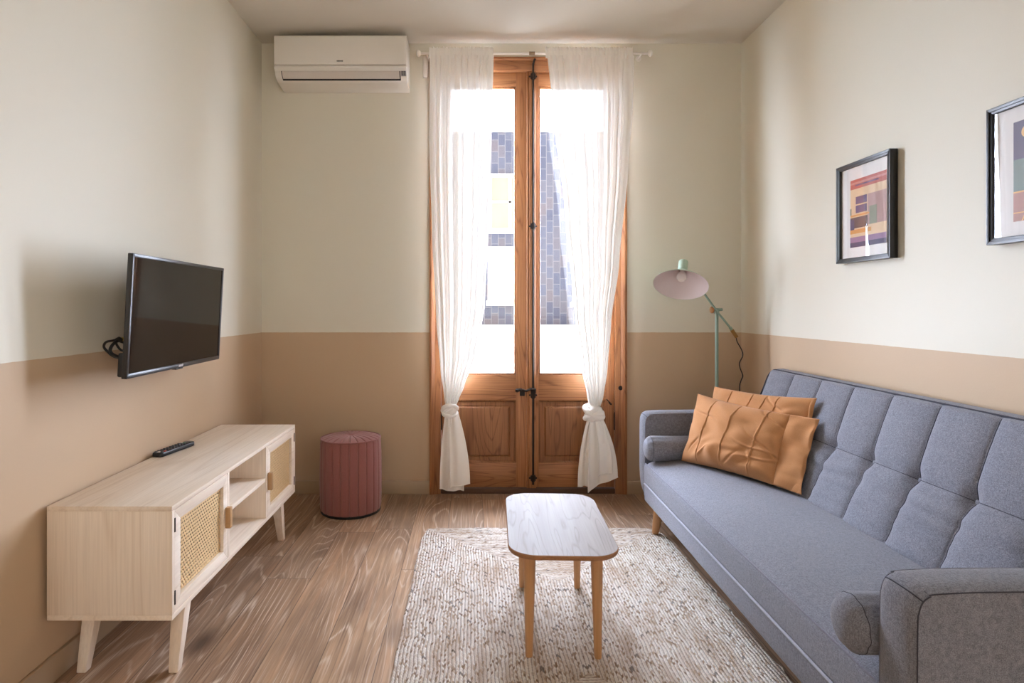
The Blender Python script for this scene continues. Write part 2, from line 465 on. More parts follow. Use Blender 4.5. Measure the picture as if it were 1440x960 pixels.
# right wall, with an unseen opening added behind the camera for fill light
OY0, OY1, OZ = -2.3, -.9, 2.25
b = bm_new()
box(b, XR, XR + .2, OY1, YB + WT, 0, ZC); box(b, XR, XR + .2, YF - .2, OY0, 0, ZC); box(b, XR, XR + .2, OY0, OY1, OZ, ZC)
struct(obj('wall_right', b, M_wall), 'right wall, cream above and tan below, behind the sofa', 'wall')
b = bm_new()
box(b, XL, DX0, YB, YB + WT, 0, ZC); box(b, DX1, XR, YB, YB + WT, 0, ZC); box(b, DX0, DX1, YB, YB + WT, DZ1, ZC)
struct(obj('wall_back', b, M_wall), 'back wall, cream above and tan below, around the balcony door', 'wall')
b = bm_new(); box(b, XL - .2, XR + .2, YF - .2, YF, 0, ZC); struct(obj('wall_front', b, M_wall), 'wall at the far end of the room behind the camera', 'wall')

def baseboard(name, pts):
    bb = bm_new()
    (x0, x1, y0, y1) = pts
    box(bb, x0, x1, y0, y1, 0.0, .083, .004, 2)
    return struct(obj(name, bb, M_base_tan))
baseboard('baseboard_back', (XL, DX0, YB - .014, YB))
baseboard('baseboard_back', (DX1, XR, YB - .014, YB))
baseboard('baseboard_left', (XL, XL + .014, YF, YB - .014))
baseboard('baseboard_right', (XR - .014, XR, OY1, YB - .014))

# ---------------------------------------------------------------- french door
door = bpy.data.objects.new('door_1', None); COL.objects.link(door); door.location = (.36, YB, 0)
struct(door, 'tall old pine double balcony door with glazed upper halves', 'door')
LX0, LX1, LZ0, LZ1 = -.188, .907, .035, 2.656   # opening for both leaves
LY = YB + .018
b = bm_new()
def jamb_poly(x0, x1):   # moulded, seen from above (x, y)
    return [(x0, YB + .10), (x0, YB - .016), (x0 + (x1 - x0) * .18, YB - .020), (x0 + (x1 - x0) * .42, YB - .012), (x0 + (x1 - x0) * .5, YB - .006), (x1, YB - .006), (x1, YB + .10)]
prism(b, jamb_poly(DX0, LX0), 'z', 0, DZ1)
prism(b, jamb_poly(DX1, LX1), 'z', 0, DZ1)
obj('door_frame', b, M_pine['z'], door)
b = bm_new(); box(b, LX0, LX1, YB - .006, YB + .10, LZ1, DZ1, .004); box(b, LX0, LX1, YB - .014, YB + .02, DZ1 - .022, DZ1 - .002, .004)
obj('door_head', b, M_pine['x'], door)
b = bm_new(); box(b, LX0, LX1, YB - .004, YB + .11, 0, LZ0 - .004, .004)
obj('door_sill', b, plain('worn_sill_wood', srgb(92, 64, 44), .6, var=.3, scale=20), door)

def leaf(x0, x1, gx0, gx1, meet):
    """one leaf: x0..x1 overall, gx0..gx1 glass; meet = +1 when the meeting stile is on the right"""
    lf = bm_new()
    y0, y1 = LY, LY + .045
    g = .002
    box(lf, x0 + g, gx0, y0, y1, LZ0, LZ1 - g, .003); box(lf, gx1, x1 - g, y0, y1, LZ0, LZ1 - g, .003)
    root = obj('door_leaf', lf, M_pine['z'], door)
    rails = bm_new()
    for z0, z1 in ((LZ0, .189), (.583, .744), (2.567, LZ1 - g)):
        box(rails, gx0 - .001, gx1 + .001, y0 + .0015, y1 - .002, z0, z1, .002)
    obj('rail', rails, M_pine['x'], root)
    # glazing bead around the pane
    bd = bm_new()
    for (a0, a1, z0, z1) in ((gx0, gx0 + .012, .744, 2.567), (gx1 - .012, gx1, .744, 2.567), (gx0, gx1, .744, .756), (gx0, gx1, 2.555, 2.567)):
        box(bd, a0, a1, y0 + .008, y0 + .030, z0, z1, .003)
    obj('glazing_bead', bd, M_pine['z'], root)
    gl = bm_new(); box(gl, gx0 + .004, gx1 - .004, y0 + .018, y0 + .022, .748, 2.563)
    obj('glass_pane', gl, M_glass, root)
    # raised and fielded panel with moulding
    pn = bm_new()
    px0, px1, pz0, pz1 = gx0, gx1, .189, .583
    def ring(inset, y): return [pn.verts.new((px0 + inset, y, pz0 + inset)), pn.verts.new((px1 - inset, y, pz0 + inset)), pn.verts.new((px1 - inset, y, pz1 - inset)), pn.verts.new((px0 + inset, y, pz1 - inset))]
    lv = [ring(0, y0 + .001), ring(.006, y0 + .005), ring(.012, y0 + .015), ring(.034, y0 + .015), ring(.038, y0 + .018), ring(.048, y0 + .008), ring(.052, y0 + .0075)]
    for a, c in zip(lv, lv[1:]):
        for k in range(4): pn.faces.new((a[k], a[(k + 1) % 4], c[(k + 1) % 4], c[k]))
    pn.faces.new(lv[-1]); pn.faces.new(ring(0, y0 + .04))
    obj('wood_panel', pn, M_pine_panel, root, smooth=10)
    hx = x0 if meet > 0 else x1
    for z in (.45, 1.43, 2.35):
        hb = bm_new(); tube(hb, [(hx, y0 - .008, z - .05), (hx, y0 - .008, z + .05)], .007, 10)
        tube(hb, [(hx, y0 - .008, z + .05), (hx, y0 - .008, z + .062)], [.006, .003], 10)
        obj('hinge', hb, M_iron, root)
    return root
l1 = leaf(LX0, .388, -.134, .286, 1)
l2 = leaf(.388, LX1, .429, .854, -1)
# moulded cover strip over the meeting stiles
b = bm_new(); prism(b, [(.352, LY), (.352, LY - .010), (.358, LY - .015), (.366, LY - .011), (.372, LY - .018), (.384, LY - .020), (.404, LY - .020), (.410, LY - .014), (.410, LY)], 'z', LZ0, LZ1 - .002)
obj('cover_strip', b, M_pine['z'], l1)
# espagnolette bolt
rx, ry = .391, LY - .030
b = bm_new(); tube(b, [(rx, ry, .06), (rx, ry, 2.70)], .0065, 10)
obj('bolt_rod', b, M_iron, door)
for z in (.10, .62, 1.68, 2.62):
    b = bm_new(); box(b, rx - .016, rx + .016, ry - .004, LY - .019, z - .016, z + .016, .003); tube(b, [(rx, ry, z - .02), (rx, ry, z + .02)], .011, 12)
    for s in (-1, 1): lathe(b, [(.006, 0), (.006, .004), (.002, .006)], 10, (rx + s * .020, LY - .020, z), Matrix.Rotation(PI / 2, 4, 'X'))
    obj('bolt_guide', b, M_iron, door)
b = bm_new(); tube(b, catmull([(rx, ry, 2.68), (rx + .004, ry - .006, 2.71), (rx + .012, ry - .01, 2.725)], 6), .006, 8)
obj('bolt_hook', b, M_iron, door)
b = bm_new()
tube(b, catmull([(rx, ry - .01, .655), (rx - .02, ry - .016, .66), (rx - .045, ry - .016, .650), (rx - .075, ry - .014, .657), (rx - .098, ry - .012, .652)], 6), [.010] * 6 + [.007] * 12 + [.010] * 7, 10)
lathe(b, [(.004, -.012), (.013, -.006), (.013, .006), (.004, .012)], 12, (rx - .10, ry - .012, .652))
lathe(b, [(.014, -.016), (.017, -.01), (.017, .012), (.012, .016)], 16, (rx, ry - .004, .648))
box(b, rx - .082, rx - .05, LY - .014, LY, .612, .645, .005)
obj('door_handle', b, M_iron, door)
b = bm_new(); lathe(b, [(.014, 0), (.014, .004), (.006, .008)], 16, (.940, YB - .0065, .665), Matrix.Rotation(PI / 2, 4, 'X'))
obj('frame_button', b, M_iron, door)
b = bm_new(); tube(b, catmull([(.858, LY - .004, .590), (.872, LY - .02, .575), (.885, LY - .012, .563), (.880, LY - .018, .560), (.866, LY - .02, .574)], 6), .003, 8)
obj('cabin_hook', b, M_iron, door)

# ---------------------------------------------------------------- outside
FY = 11.0
bl = thing('building', 'tiled building with white windows across the street, seen through the door', 'building', (1.0, FY, -7))
b = bm_new(); box(b, -1.7, 3.15, FY, FY + 3, -7, PZ(185, FY)); obj('facade', b, M_tile, bl)
for (x0, x1, z0, z1, kind) in ((.31, 1.06, PZ(327, FY), PZ(245, FY), 'p'), (.31, 1.06, PZ(428, FY), PZ(347, FY), 'b'), (1.84, 2.60, PZ(327, FY), PZ(245, FY), 'p'), (1.84, 2.60, PZ(430, FY), PZ(347, FY), 'b'), (-1.25, -.5, PZ(428, FY), PZ(347, FY), 'b'), (-1.25, -.5, PZ(327, FY), PZ(245, FY), 'p')):
    b = bm_new(); t_ = .07
    box(b, x0, x0 + t_, FY - .06, FY, z0, z1); box(b, x1 - t_, x1, FY - .06, FY, z0, z1); box(b, x0 + t_, x1 - t_, FY - .06, FY, z1 - t_, z1); box(b, x0 - .03, x1 + .03, FY - .10, FY, z0 - .02, z0 + t_)
    if kind == 'p':
        box(b, (x0 + x1) / 2 + .0, (x0 + x1) / 2 + .05, FY - .05, FY, z0, z1); box(b, x0, x1, FY - .05, FY, (z0 + z1) / 2, (z0 + z1) / 2 + .04)
    w = obj('window', b, M_winwhite, bl)
    b = bm_new(); box(b, x0 + .03, x1 - .03, FY - .03, FY - .005, z0 + .02, z1 - .03)
    obj('pane' if kind == 'p' else 'blind', b, M_dimpane if kind == 'p' else M_blind, w)
b = bm_new(); box(b, -1.7, 3.15, FY - .55, FY - .35, -1.2, PZ(457, FY - .55)); box(b, -1.7, 3.15, FY - .35, FY, -1.2, -1.0)
obj('parapet', b, M_white_wall, bl)
b = bm_new(); box(b, -30, 30, YB + WT + .01, 40, -7.2, -7.0); struct(obj('ground', b, plain('pale_paving', srgb(190, 186, 180), .9)), 'street far below the balcony door', 'street')

# ---------------------------------------------------------------- curtain rod and curtains
RZ, RY = PZ(75, 3.715), 3.715
rodx0, rodx1 = PX(592, RY), PX(911, RY)
rod = thing('curtain_rod', 'thin white curtain rod with round end knobs above the balcony door', 'curtain rod', ((rodx0 + rodx1) / 2, RY, RZ))
b = bm_new(); tube(b, [(rodx0, RY, RZ), (rodx1, RY, RZ)], .0075, 12); obj('rod', b, M_rodwhite, rod)
b = bm_new(); tube(b, [(PX(744, RY), RY, RZ), (PX(752, RY), RY, RZ)], .0105, 12); obj('joint', b, plain('bronze_joint', srgb(140, 118, 92), .4, .4), rod)
for x, s in ((rodx0, -1), (rodx1, 1)):
    b = bm_new(); lathe(b, [(.006, 0), (.013, .003), (.020, .010), (.021, .018), (.014, .026), (.004, .029)], 20, (x, RY, RZ), Matrix.Rotation(s * PI / 2, 4, 'Y')); obj('finial', b, M_rodwhite, rod)
    xb = x - s * .035
    b = bm_new(); tube(b, [(xb, RY, RZ), (xb, YB - .004, RZ)], .005, 10); lathe(b, [(.018, 0), (.018, .004)], 20, (xb, YB - .0045, RZ), Matrix.Rotation(-PI / 2, 4, 'X')); obj('bracket', b, M_rodwhite, rod)

def lerp_tab(tab, v):
    if v <= tab[0][0]: return tab[0][1]
    for (a, x), (c, y) in zip(tab, tab[1:]):
        if v <= c:
            t = (v - a) / (c - a); t = t * t * (3 - 2 * t) * .5 + t * .5
            return x + (y - x) * t
    return tab[-1][1]

def curtain(name, label, left, right, knot, tails, seed, folds):
    """left/right: (pixel row, pixel column) edge tables at Y=3.70"""
    Yc = 3.695
    kx, kz = PX(knot[0], Yc), PZ(knot[1], Yc)
    c = thing(name, label, 'curtain', (kx, RY, RZ), (0, 0, 0), 'sheer curtains at the balcony door')
    rnd = random.Random(seed)
    phs = [rnd.uniform(0, 6.28) for _ in range(6)]
    amps = [.55, .35, .35, .2]
    v0, v1 = 78.0, knot[1]
    def fn(u, t):
        v = v0 + (v1 - v0) * t
        xl, xr = PX(lerp_tab(left, v), Yc), PX(lerp_tab(right, v), Yc)
        k = t ** 6
        uu = u + .018 * math.sin(2 * PI * 3 * u + phs[0]) * (1 - k)
        w = (amps[0] * math.sin(2 * PI * folds * uu + phs[1] + .5 * t) + amps[1] * math.sin(2 * PI * folds * 1.7 * uu + phs[2] - .8 * t)
             + amps[2] * math.sin(2 * PI * folds * .6 * uu + phs[3]) + amps[3] * math.sin(2 * PI * folds * 3.1 * uu + phs[4] + t))
        A = .014 + .012 * min(1, t * 3) - .010 * k
        y = Yc + A * w
        y -= .022 * k * math.sin(PI * u) - .01 * k
        y = min(y, 3.700) if t < .012 else min(y, 3.735)
        x = xl + (xr - xl) * u + .004 * math.cos(2 * PI * folds * uu + phs[1]) * (1 - k)
        return (x, y, PZ(v, Yc))
    b = bm_new(); grid(b, fn, 200, 110)
    obj('drape', b, M_cloth, c, smooth=180)
    # gathered heading with frill, wrapping the rod
    xl, xr = PX(left[0][1], Yc), PX(right[0][1], Yc)
    def hd(u, t):
        x = xl + (xr - xl) * u
        ang = PI * (-.5 + 1.0 * t)
        ruff = math.sin(u * 2 * PI * 31 + phs[5]) * .0035 + math.sin(u * 2 * PI * 19 + phs[0]) * .004 + .002 * noise.noise(Vector((u * 40, t * 3, seed)))
        prof = [(-.016, -.038), (-.015, -.018), (-.0135, 0), (-.011, .012), (-.006, .020), (-.003, .034)]
        q = t * (len(prof) - 1); i = min(int(q), len(prof) - 2); f = q - i
        y = prof[i][0] * (1 - f) + prof[i + 1][0] * f; z = prof[i][1] * (1 - f) + prof[i + 1][1] * f
        fr = max(0, (t - .75) / .25)
        z += fr * .005 * noise.noise(Vector((u * 55, 1, seed)))
        return (x + ruff * .6, RY + y + ruff * (.6 + .8 * fr) - .002, RZ + z)
    b = bm_new(); grid(b, hd, 260, 12)
    obj('gathered_heading', b, M_cloth, c, smooth=180)
    # the knot: a fat twisted wrap
    kr = knot[2] * Yc / F
    b = bm_new()
    def kn(u, t):
        a = 2 * PI * u; th = PI * t
        tw = a + 1.6 * math.cos(th)
        r = 1 + .09 * (1 - abs(math.sin(2.5 * tw + seed))) ** 2 * 1.6 - .05 + .03 * math.sin(9 * tw + 2 * th) + .05 * noise.noise(Vector((math.cos(a) * 1.5, math.sin(a) * 1.5, 3 * t + seed)))
        s = math.sin(th) ** .55
        return (kx + kr * r * s * math.cos(a), Yc - .008 + kr * .8 * r * s * math.sin(a), kz - kr * .92 * math.cos(th) * (1 + .10 * math.cos(a + seed)))
    grid(b, kn, 96, 40, closed_u=True)
    # the loose end passing over the knot on the slant
    for n_, (sl, zo, rr_) in enumerate(((.55, .25, .30), (-.35, -.28, .24))):
        pts = []
        for k in range(40):
            a = 2 * PI * k / 40
            pts.append((kx + kr * .92 * math.cos(a), Yc - .008 + kr * .74 * math.sin(a), kz + kr * (sl * math.cos(a + seed) + zo)))
        tube(b, pts, [kr * (rr_ + .06 * math.sin(3 * 2 * PI * k / 40 + seed) + .03 * math.sin(7 * 2 * PI * k / 40)) for k in range(40)], 12, closed=True)
    obj('knot', b, M_cloth, c, smooth=180)
    # tails below the knot
    for (q, (bl_, br_, yl, yr, topl, topr, dy, nf)) in enumerate(tails):
        def tf(u, t, bl_=bl_, br_=br_, yl=yl, yr=yr, topl=topl, topr=topr, dy=dy, nf=nf, q=q):
            vb = yl + (yr - yl) * u
            v = (knot[1] + 4) + (vb - knot[1] - 4) * t
            e = 1 - (1 - t) ** 1.9
            x0 = topl + (bl_ - topl) * e; x1 = topr + (br_ - topr) * e
            px = x0 + (x1 - x0) * u
            y = Yc - .008 + dy * min(1, t * 2.2) + (.006 + .010 * t) * math.sin(2 * PI * nf * u + seed + q) + .004 * math.sin(2 * PI * nf * 2.3 * u + q)
            y -= .014 * (1 - t) ** 2 * math.sin(PI * u)
            if q: y -= .022 * t * math.exp(-u / .10)
            return (PX(px, Yc), min(y, 3.745), PZ(v, Yc))
        b = bm_new(); grid(b, tf, 60, 50)
        # hem
        tube(b, [Vector(tf(i / 60, 1.0)) for i in range(61)], .0038, 6)
        tube(b, [Vector(tf(1.0 if q % 2 == 0 else 0.0, .15 + .85 * i / 30)) for i in range(31)], .003, 6)
        obj('tail', b, M_cloth, c, smooth=60)
    return c
curtain('curtain', 'sheer white curtain left of the balcony door, tied in a knot, near the air conditioner',
        [(65, 604), (200, 603), (330, 607), (450, 613), (520, 619), (556, 624), (577, 627)],
        [(65, 694), (180, 691), (330, 686), (430, 681), (500, 668), (545, 652), (562, 645), (577, 638)],
        (632, 577, 10.5), [(618, 652, 688, 690, 626, 640, .012, 1.2), (633, 661, 682, 676, 632, 645, -.034, .6)], 1.3, 7)
curtain('curtain', 'sheer white curtain right of the balcony door, tied in a knot, near the floor lamp',
        [(65, 768), (150, 776), (300, 794), (440, 808), (520, 819), (556, 826), (580, 831)],
        [(65, 891), (150, 889), (230, 883), (370, 870), (450, 859), (520, 854), (556, 849), (580, 842)],
        (835, 581, 13), [(812, 838, 683, 684, 826, 838, .012, 1.4), (824, 866, 687, 667, 829, 846, -.030, 1.1), (838, 858, 664, 662, 836, 844, -.056, .5)], 4.1, 9)

b = bm_new(); box(b, PX(595, YB), PX(601.5, YB), YB - .018, YB, PZ(110, YB), PZ(80, YB), .004)
tag(rebase(obj('contact_sensor', b, M_white_plastic), (PX(598, YB), YB, PZ(110, YB))), 'small white plastic sensor box on the wall between air conditioner and left curtain', 'sensor')

# ---------------------------------------------------------------- air conditioner
AX0, AX1 = -1.173, -.383
ac = thing('air_conditioner', 'white wall-mounted air conditioner high in the back left corner', 'air conditioner', ((AX0 + AX1) / 2, YB, 2.517))
prof = [(YB, 2.797), (3.615, 2.797), (3.603, 2.790), (3.599, 2.78), (3.597, 2.70), (3.600, 2.6165), (3.612, 2.614), (3.612, 2.607), (3.5935, 2.605), (3.597, 2.597)] + [(3.612 + .085 * (1 - math.cos(a)) , 2.594 - .062 * math.sin(a)) for a in [PI / 2 * k / 8 for k in range(1, 9)]] + [(3.78, 2.520), (YB, 2.517)]
b = bm_new(); prism(b, prof, 'x', AX0, AX1, .004); obj('body', b, M_white_plastic, ac, smooth=25)
b = bm_new(); prism(b, [(3.599, 2.789), (3.592, 2.78), (3.5905, 2.70), (3.592, 2.617), (3.600, 2.613)], 'x', AX0 + .006, AX1 - .006, .0015); obj('front_panel', b, M_white_plastic, ac)
# outlet slot and louver on the lower curve
def acurve(a, off=0.0):   # point on lower curve, pushed outward
    y, z = 3.612 + .085 * (1 - math.cos(a)), 2.594 - .062 * math.sin(a)
    n = Vector((-.062 * math.cos(a) / .062 * .6, -math.sin(a))).normalized()
    return (y + n.x * off, z + n.y * off)
lx0, lx1 = PX(398, 3.63), PX(562, 3.63)
def sheet(x0, x1, a0, a1, off, th, bm, n=10):
    o = [acurve(a0 + (a1 - a0) * k / n, off) for k in range(n + 1)]; i = [acurve(a0 + (a1 - a0) * k / n, off - th) for k in range(n + 1)]
    prism(bm, o + i[::-1], 'x', x0, x1)
b = bm_new(); sheet(lx0 - .006, lx1 + .006, .18, 1.02, .001, .004, b); obj('outlet_slot', b, M_slot, ac)
b = bm_new(); sheet(lx0, lx1, .19, .80, .006, .005, b); obj('louver', b, M_white_louver, ac)
b = bm_new(); sheet(lx1 + .010, lx1 + .040, .15, .62, .0015, .002, b); lab = obj('indicator_label', b, M_grey_label, ac)
b = bm_new()
for k in range(3):
    for j in range(2):
        a = .22 + k * .12
        sheet(lx1 + .013 + j * .013, lx1 + .022 + j * .013, a, a + .05, .0022, .001, b, 2)
obj('indicator_marks', b, M_slot, lab)
b = bm_new(); zz = PZ(85.6, 3.59)
x = PX(473.6, 3.59)
for wd in (.0055, .0035, .005, .0045, .005, .0045, .0055):
    box(b, x, x + wd * .72, 3.5885, 3.592, zz - .0035, zz + .0035); x += wd + .0006
obj('brand_mark', b, M_logo_dark, ac)

# ---------------------------------------------------------------- television
e1 = Vector((-.020, .78, 0)); TW = e1.length; e1.normalize()
up = Vector((.022, 0, .415)); TH = up.length; up.normalize()
nrm = e1.cross(up).normalized()        # points +X into the room
base = (Vector((-1.133, 1.985, .937)) + Vector((-1.153, 2.765, .932))) / 2
tv = thing('television', 'black flat television on the left wall above the wooden media cabinet', 'television', base)
R = Matrix(((-e1.x, nrm.x, up.x), (-e1.y, nrm.y, up.y), (-e1.z, nrm.z, up.z)))   # local +x points to the near edge
tv.rotation_euler = R.to_euler()
w2 = TW / 2
def tvpart(name, bm, mat, par=None, smooth=35):
    return obj(name, bm, mat, par or tv, world=False, smooth=smooth)
b = bm_new()   # local: x along width (near = +), y out of the screen, z up
bz = .012
box(b, -w2, w2, -.016, -.004, 0, TH, .003)
for (a0, a1, z0, z1) in ((-w2, -w2 + bz, 0, TH), (w2 - bz, w2, 0, TH), (-w2, w2, 0, bz * 1.4), (-w2, w2, TH - bz, TH)):
    box(b, a0, a1, -.006, .003, z0, z1, .0025)
tvpart('bezel', b, M_bezel)
b = bm_new(); box(b, -w2 + bz * .8, w2 - bz * .8, -.006, -.001, bz, TH - bz * .8); tvpart('screen', b, M_screen)
b = bm_new(); box(b, -w2 + .10, w2 - .006, -.034, -.014, .004, .085, .006); box(b, -.22, .22, -.048, -.014, .06, .30, .010); tvpart('back_housing', b, M_blackgloss)
b = bm_new()
x = -.018
for wd, hh in ((.005, .010), (.006, .008), (.005, .008), (.006, .008), (.006, .008), (.004, .010)):
    prism(b, [(x, .0042), (x + wd * .7, .0042), (x + wd * .7 + .001, .0042 + hh), (x + .001, .0042 + hh)], 'y', .0028, .0042); x += wd + .001
tvpart('brand_mark', b, M_logo_silver)
b = bm_new(); box(b, -.03, .03, -.02, 0, -.006, .002, .002); tvpart('sensor_lip', b, M_bezel)
b = bm_new(); box(b, -.10, .10, -.066, -.046, .06, .30, .003); box(b, -.03, .03, -.155, -.06, .15, .21, .004); tvpart('wall_bracket', b, M_black)
# cables behind, built in world space and moved into the set's frame
inv = Matrix.Translation(base) @ R.to_4x4(); inv = inv.inverted()
def tvw(name, bm, mat, par): bm.transform(inv); return obj(name, bm, mat, par, world=False)
Yq = 2.10
def q(u, v, dy=0): return P(u, v, Yq + dy)
b = bm_new()
tube(b, catmull([q(184, 503, .06), q(172, 503.5, .02), q(160, 501, -.02), q(150, 493, -.03), q(146, 487, -.02), q(149, 481, 0), q(157, 479, .03), q(166, 478, .05), q(186, 482, .08)], 8), .0042, 10)
tube(b, catmull([q(186, 497, .05), q(172, 502, .0), q(160, 499, -.04), q(155, 493, -.03), q(158, 485, 0), q(166, 479, .02), q(174, 481, .04), q(188, 482, .08)], 8), .0055, 10)
tube(b, catmull([q(186, 495, .03), q(172, 493, .0), q(165, 486, .01), q(163, 479, .02), q(168, 475, .03)], 8), .004, 10)
cab = tvw('cable', b, M_cable, tv)
b = bm_new(); tube(b, [q(163, 478, .02), q(167, 476.5, .02), q(171, 478, .03)], [.006, .009, .007], 12); tvw('connector', b, M_cable, cab)
b = bm_new(); tube(b, [q(171, 477, .03), q(179, 477.5, .05)], [.007, .007], 12); tube(b, [q(176, 478, .04), q(179, 474, .05)], .004, 8); tvw('yellow_plug', b, M_yellow, cab)

# ---------------------------------------------------------------- media cabinet
SX0, SX1, SY0, SY1, SZ0, SZ1 = -1.298, -.914, 1.85, 3.145, .212, .562
st = thing('media_cabinet', 'long low bleached-oak media cabinet with woven cane doors under the television', 'cabinet', ((SX0 + SX1) / 2, (SY0 + SY1) / 2, 0))
T = .016
b = bm_new(); prism(b, [(SX0, SZ1), (SX1, SZ1), (SX1 - .001, SZ1 - T), (SX0, SZ1 - T)], 'y', SY0, SY1, .0012); obj('top_panel', b, M_oak['y'], st)
b = bm_new(); box(b, SX0, SX1, SY0, SY1, SZ0, SZ0 + T, .0012); obj('bottom_panel', b, M_oak['y'], st)
for y in (SY0, SY1 - T):
    b = bm_new(); box(b, SX0, SX1, y, y + T, SZ0 + T, SZ1 - T, .001); obj('side_panel', b, M_oak['z'], st)
for y in (2.277, 2.702):
    b = bm_new(); box(b, SX0 + .01, SX1 - .001, y, y + T, SZ0 + T, SZ1 - T, .001); obj('divider', b, M_oak['z'], st)
b = bm_new(); box(b, SX0 + .012, SX1 - .004, 2.277 + T, 2.702, .392, .392 + T, .001); obj('shelf', b, M_oak['y'], st)
b = bm_new(); box(b, SX0 + .002, SX0 + .010, SY0 + T, SY1 - T, SZ0 + T, SZ1 - T); obj('back_panel', b, M_oak['z'], st)
def cab_door(y0, y1, hinge_y, handle_y):
    z0, z1 = SZ0 + T + .002, SZ1 - T - .002
    x0, x1 = SX1 - .020, SX1 - .001
    fs, fr = .038, .036
    bb = bm_new()
    # mitred frame: four prisms
    o = [(y0, z0), (y1, z0), (y1, z1), (y0, z1)]; i = [(y0 + fs, z0 + fr), (y1 - fs, z0 + fr), (y1 - fs, z1 - fr), (y0 + fs, z1 - fr)]
    for k in range(4):
        prism(bb, [o[k], o[(k + 1) % 4], i[(k + 1) % 4], i[k]], 'x', x0, x1, .0008)
    d = obj('door', bb, M_oak['y'], st)
    bb = bm_new(); box(bb, x0 + .004, x0 + .006, y0 + fs - .004, y1 - fs + .004, z0 + fr - .004, z1 - fr + .004); obj('cane_panel', bb, M_cane, d)
    bb = bm_new(); zc = (z0 + z1) / 2
    box(bb, x1, x1 + .020, handle_y - .011, handle_y + .011, zc - .040, zc + .038, .003); obj('handle', bb, M_oak_handle, d)
    for z in (z0 + .045, z1 - .045):
        bb = bm_new(); box(bb, x1 - .002, x1 + .003, hinge_y - .003, hinge_y + .003, z - .022, z + .022, .001); obj('hinge', bb, M_iron, d)
cab_door(SY0 + T + .002, 2.275, SY0 + T + .001, 2.262)
cab_door(2.720, SY1 - T - .002, SY1 - T - .001, 2.733)
def quad_leg(x, y, dx, dy, a=.024, c=.015):
    bb = bm_new()
    top = [(x + sx * a, y + sy * a, SZ0) for sx, sy in ((-1, -1), (1, -1), (1, 1), (-1, 1))]
    bot = [(x + dx + sx * c, y + dy + sy * c, 0) for sx, sy in ((-1, -1), (1, -1), (1, 1), (-1, 1))]
    tv_ = [bb.verts.new(p) for p in top]; bv = [bb.verts.new(p) for p in bot]
    bb.faces.new(tv_); bb.faces.new(bv[::-1])
    for k in range(4): bb.faces.new((tv_[k], bv[k], bv[(k + 1) % 4], tv_[(k + 1) % 4]))
    bmesh.ops.bevel(bb, geom=list(bb.edges), offset=.003, segments=2, profile=.5, affect='EDGES')
    obj('leg', bb, M_oak['z'], st)
quad_leg(-.958, 2.005, .004, -.055); quad_leg(-.958, 2.992, .004, .055)
quad_leg(-1.245, 2.005, -.004, -.055); quad_leg(-1.245, 2.992, -.004, .055)

# ---------------------------------------------------------------- remote control
rc = thing('remote_control', 'black remote control lying on the media cabinet', 'remote control', (-1.258, 2.565, SZ1), (0, 0, math.radians(-9)))
b = bm_new(); L2, W2 = .115, .024
def rr(u, w): return [(-w, -u + .012), (-w + .008, -u), (w - .008, -u), (w, -u + .012), (w, u - .012), (w - .008, u), (-w + .008, u), (-w, u - .012)]
prism(b, rr(L2, W2), 'z', .0005, .018, .004); obj('body', b, M_blackgloss, rc, world=False)
M_btn = plain('charcoal_button', srgb(58, 62, 68), .6); M_red = plain('red_button', srgb(196, 70, 60), .5); M_grn = plain('green_button', srgb(70, 130, 96), .5); M_wht = plain('white_button', srgb(220, 210, 200), .5)
for r in range(11):
    for k in range(3):
        y = -.098 + r * .0185; x = (k - 1) * .0145
        m = M_btn
        if r == 1 and k == 2: m = M_red
        if r == 9 and k == 1: m = M_grn
        if r == 9 and k == 0: m = M_wht
        if r == 0 and k == 1: m = M_wht
        if r == 10 and k != 2: continue
        b = bm_new(); box(b, x - .0048, x + .0048, y - .0048, y + .0048, .017, .0205, .0015); obj('button', b, m, rc, world=False)

# ---------------------------------------------------------------- pouf
pf = thing('pouf', 'round brick-pink pleated fabric pouf on the floor by the back wall', 'pouf', (-.694, 3.50, 0))
NS = 22; PR = .174
def chan(a, z, r):
    f = (a * NS / (2 * PI)) % 1.0
    return 1 - .030 * (1 - math.sin(PI * f)) ** 7 - .006 * (1 - math.sin(PI * f))
b = bm_new()
pr = [(PR * .97, .012), (PR * 1.0, .03), (PR * 1.012, .12), (PR * 1.015, .22), (PR * 1.005, .34), (PR * .99, .40), (PR * .975, .418)]
lathe(b, pr, NS * 16, (0, 0, 0), None, chan); obj('side', b, M_pouf, pf, world=False)
b = bm_new()
def topr(u, t):
    a = 2 * PI * u; r = PR * (.97 * (1 - t) + .002)
    f = (a * NS / (2 * PI)) % 1.0
    cr = (1 - math.sin(PI * f)) ** 6 * .008 * min(1, (1 - t) * 3) * min(1, t * 8 + .2)
    z = .418 + .018 * math.sin(min(1, t * 2.2) * PI / 2) - .012 * max(0, (t - .8) / .2) ** 2 - cr
    return (r * math.cos(a), r * math.sin(a), z)
grid(b, topr, NS * 16, 14, closed_u=True); obj('top', b, M_pouf, pf, world=False, smooth=60)
b = bm_new(); tube(b, [(PR * .975 * math.cos(2 * PI * k / 64), PR * .975 * math.sin(2 * PI * k / 64), .419) for k in range(64)], .004, 8, closed=True); obj('piping', b, M_pouf, pf, world=False)
b = bm_new(); lathe(b, [(PR * .97, 0), (PR * .985, .004), (PR * .985, .014)], 64); obj('base', b, M_black, pf, world=False)

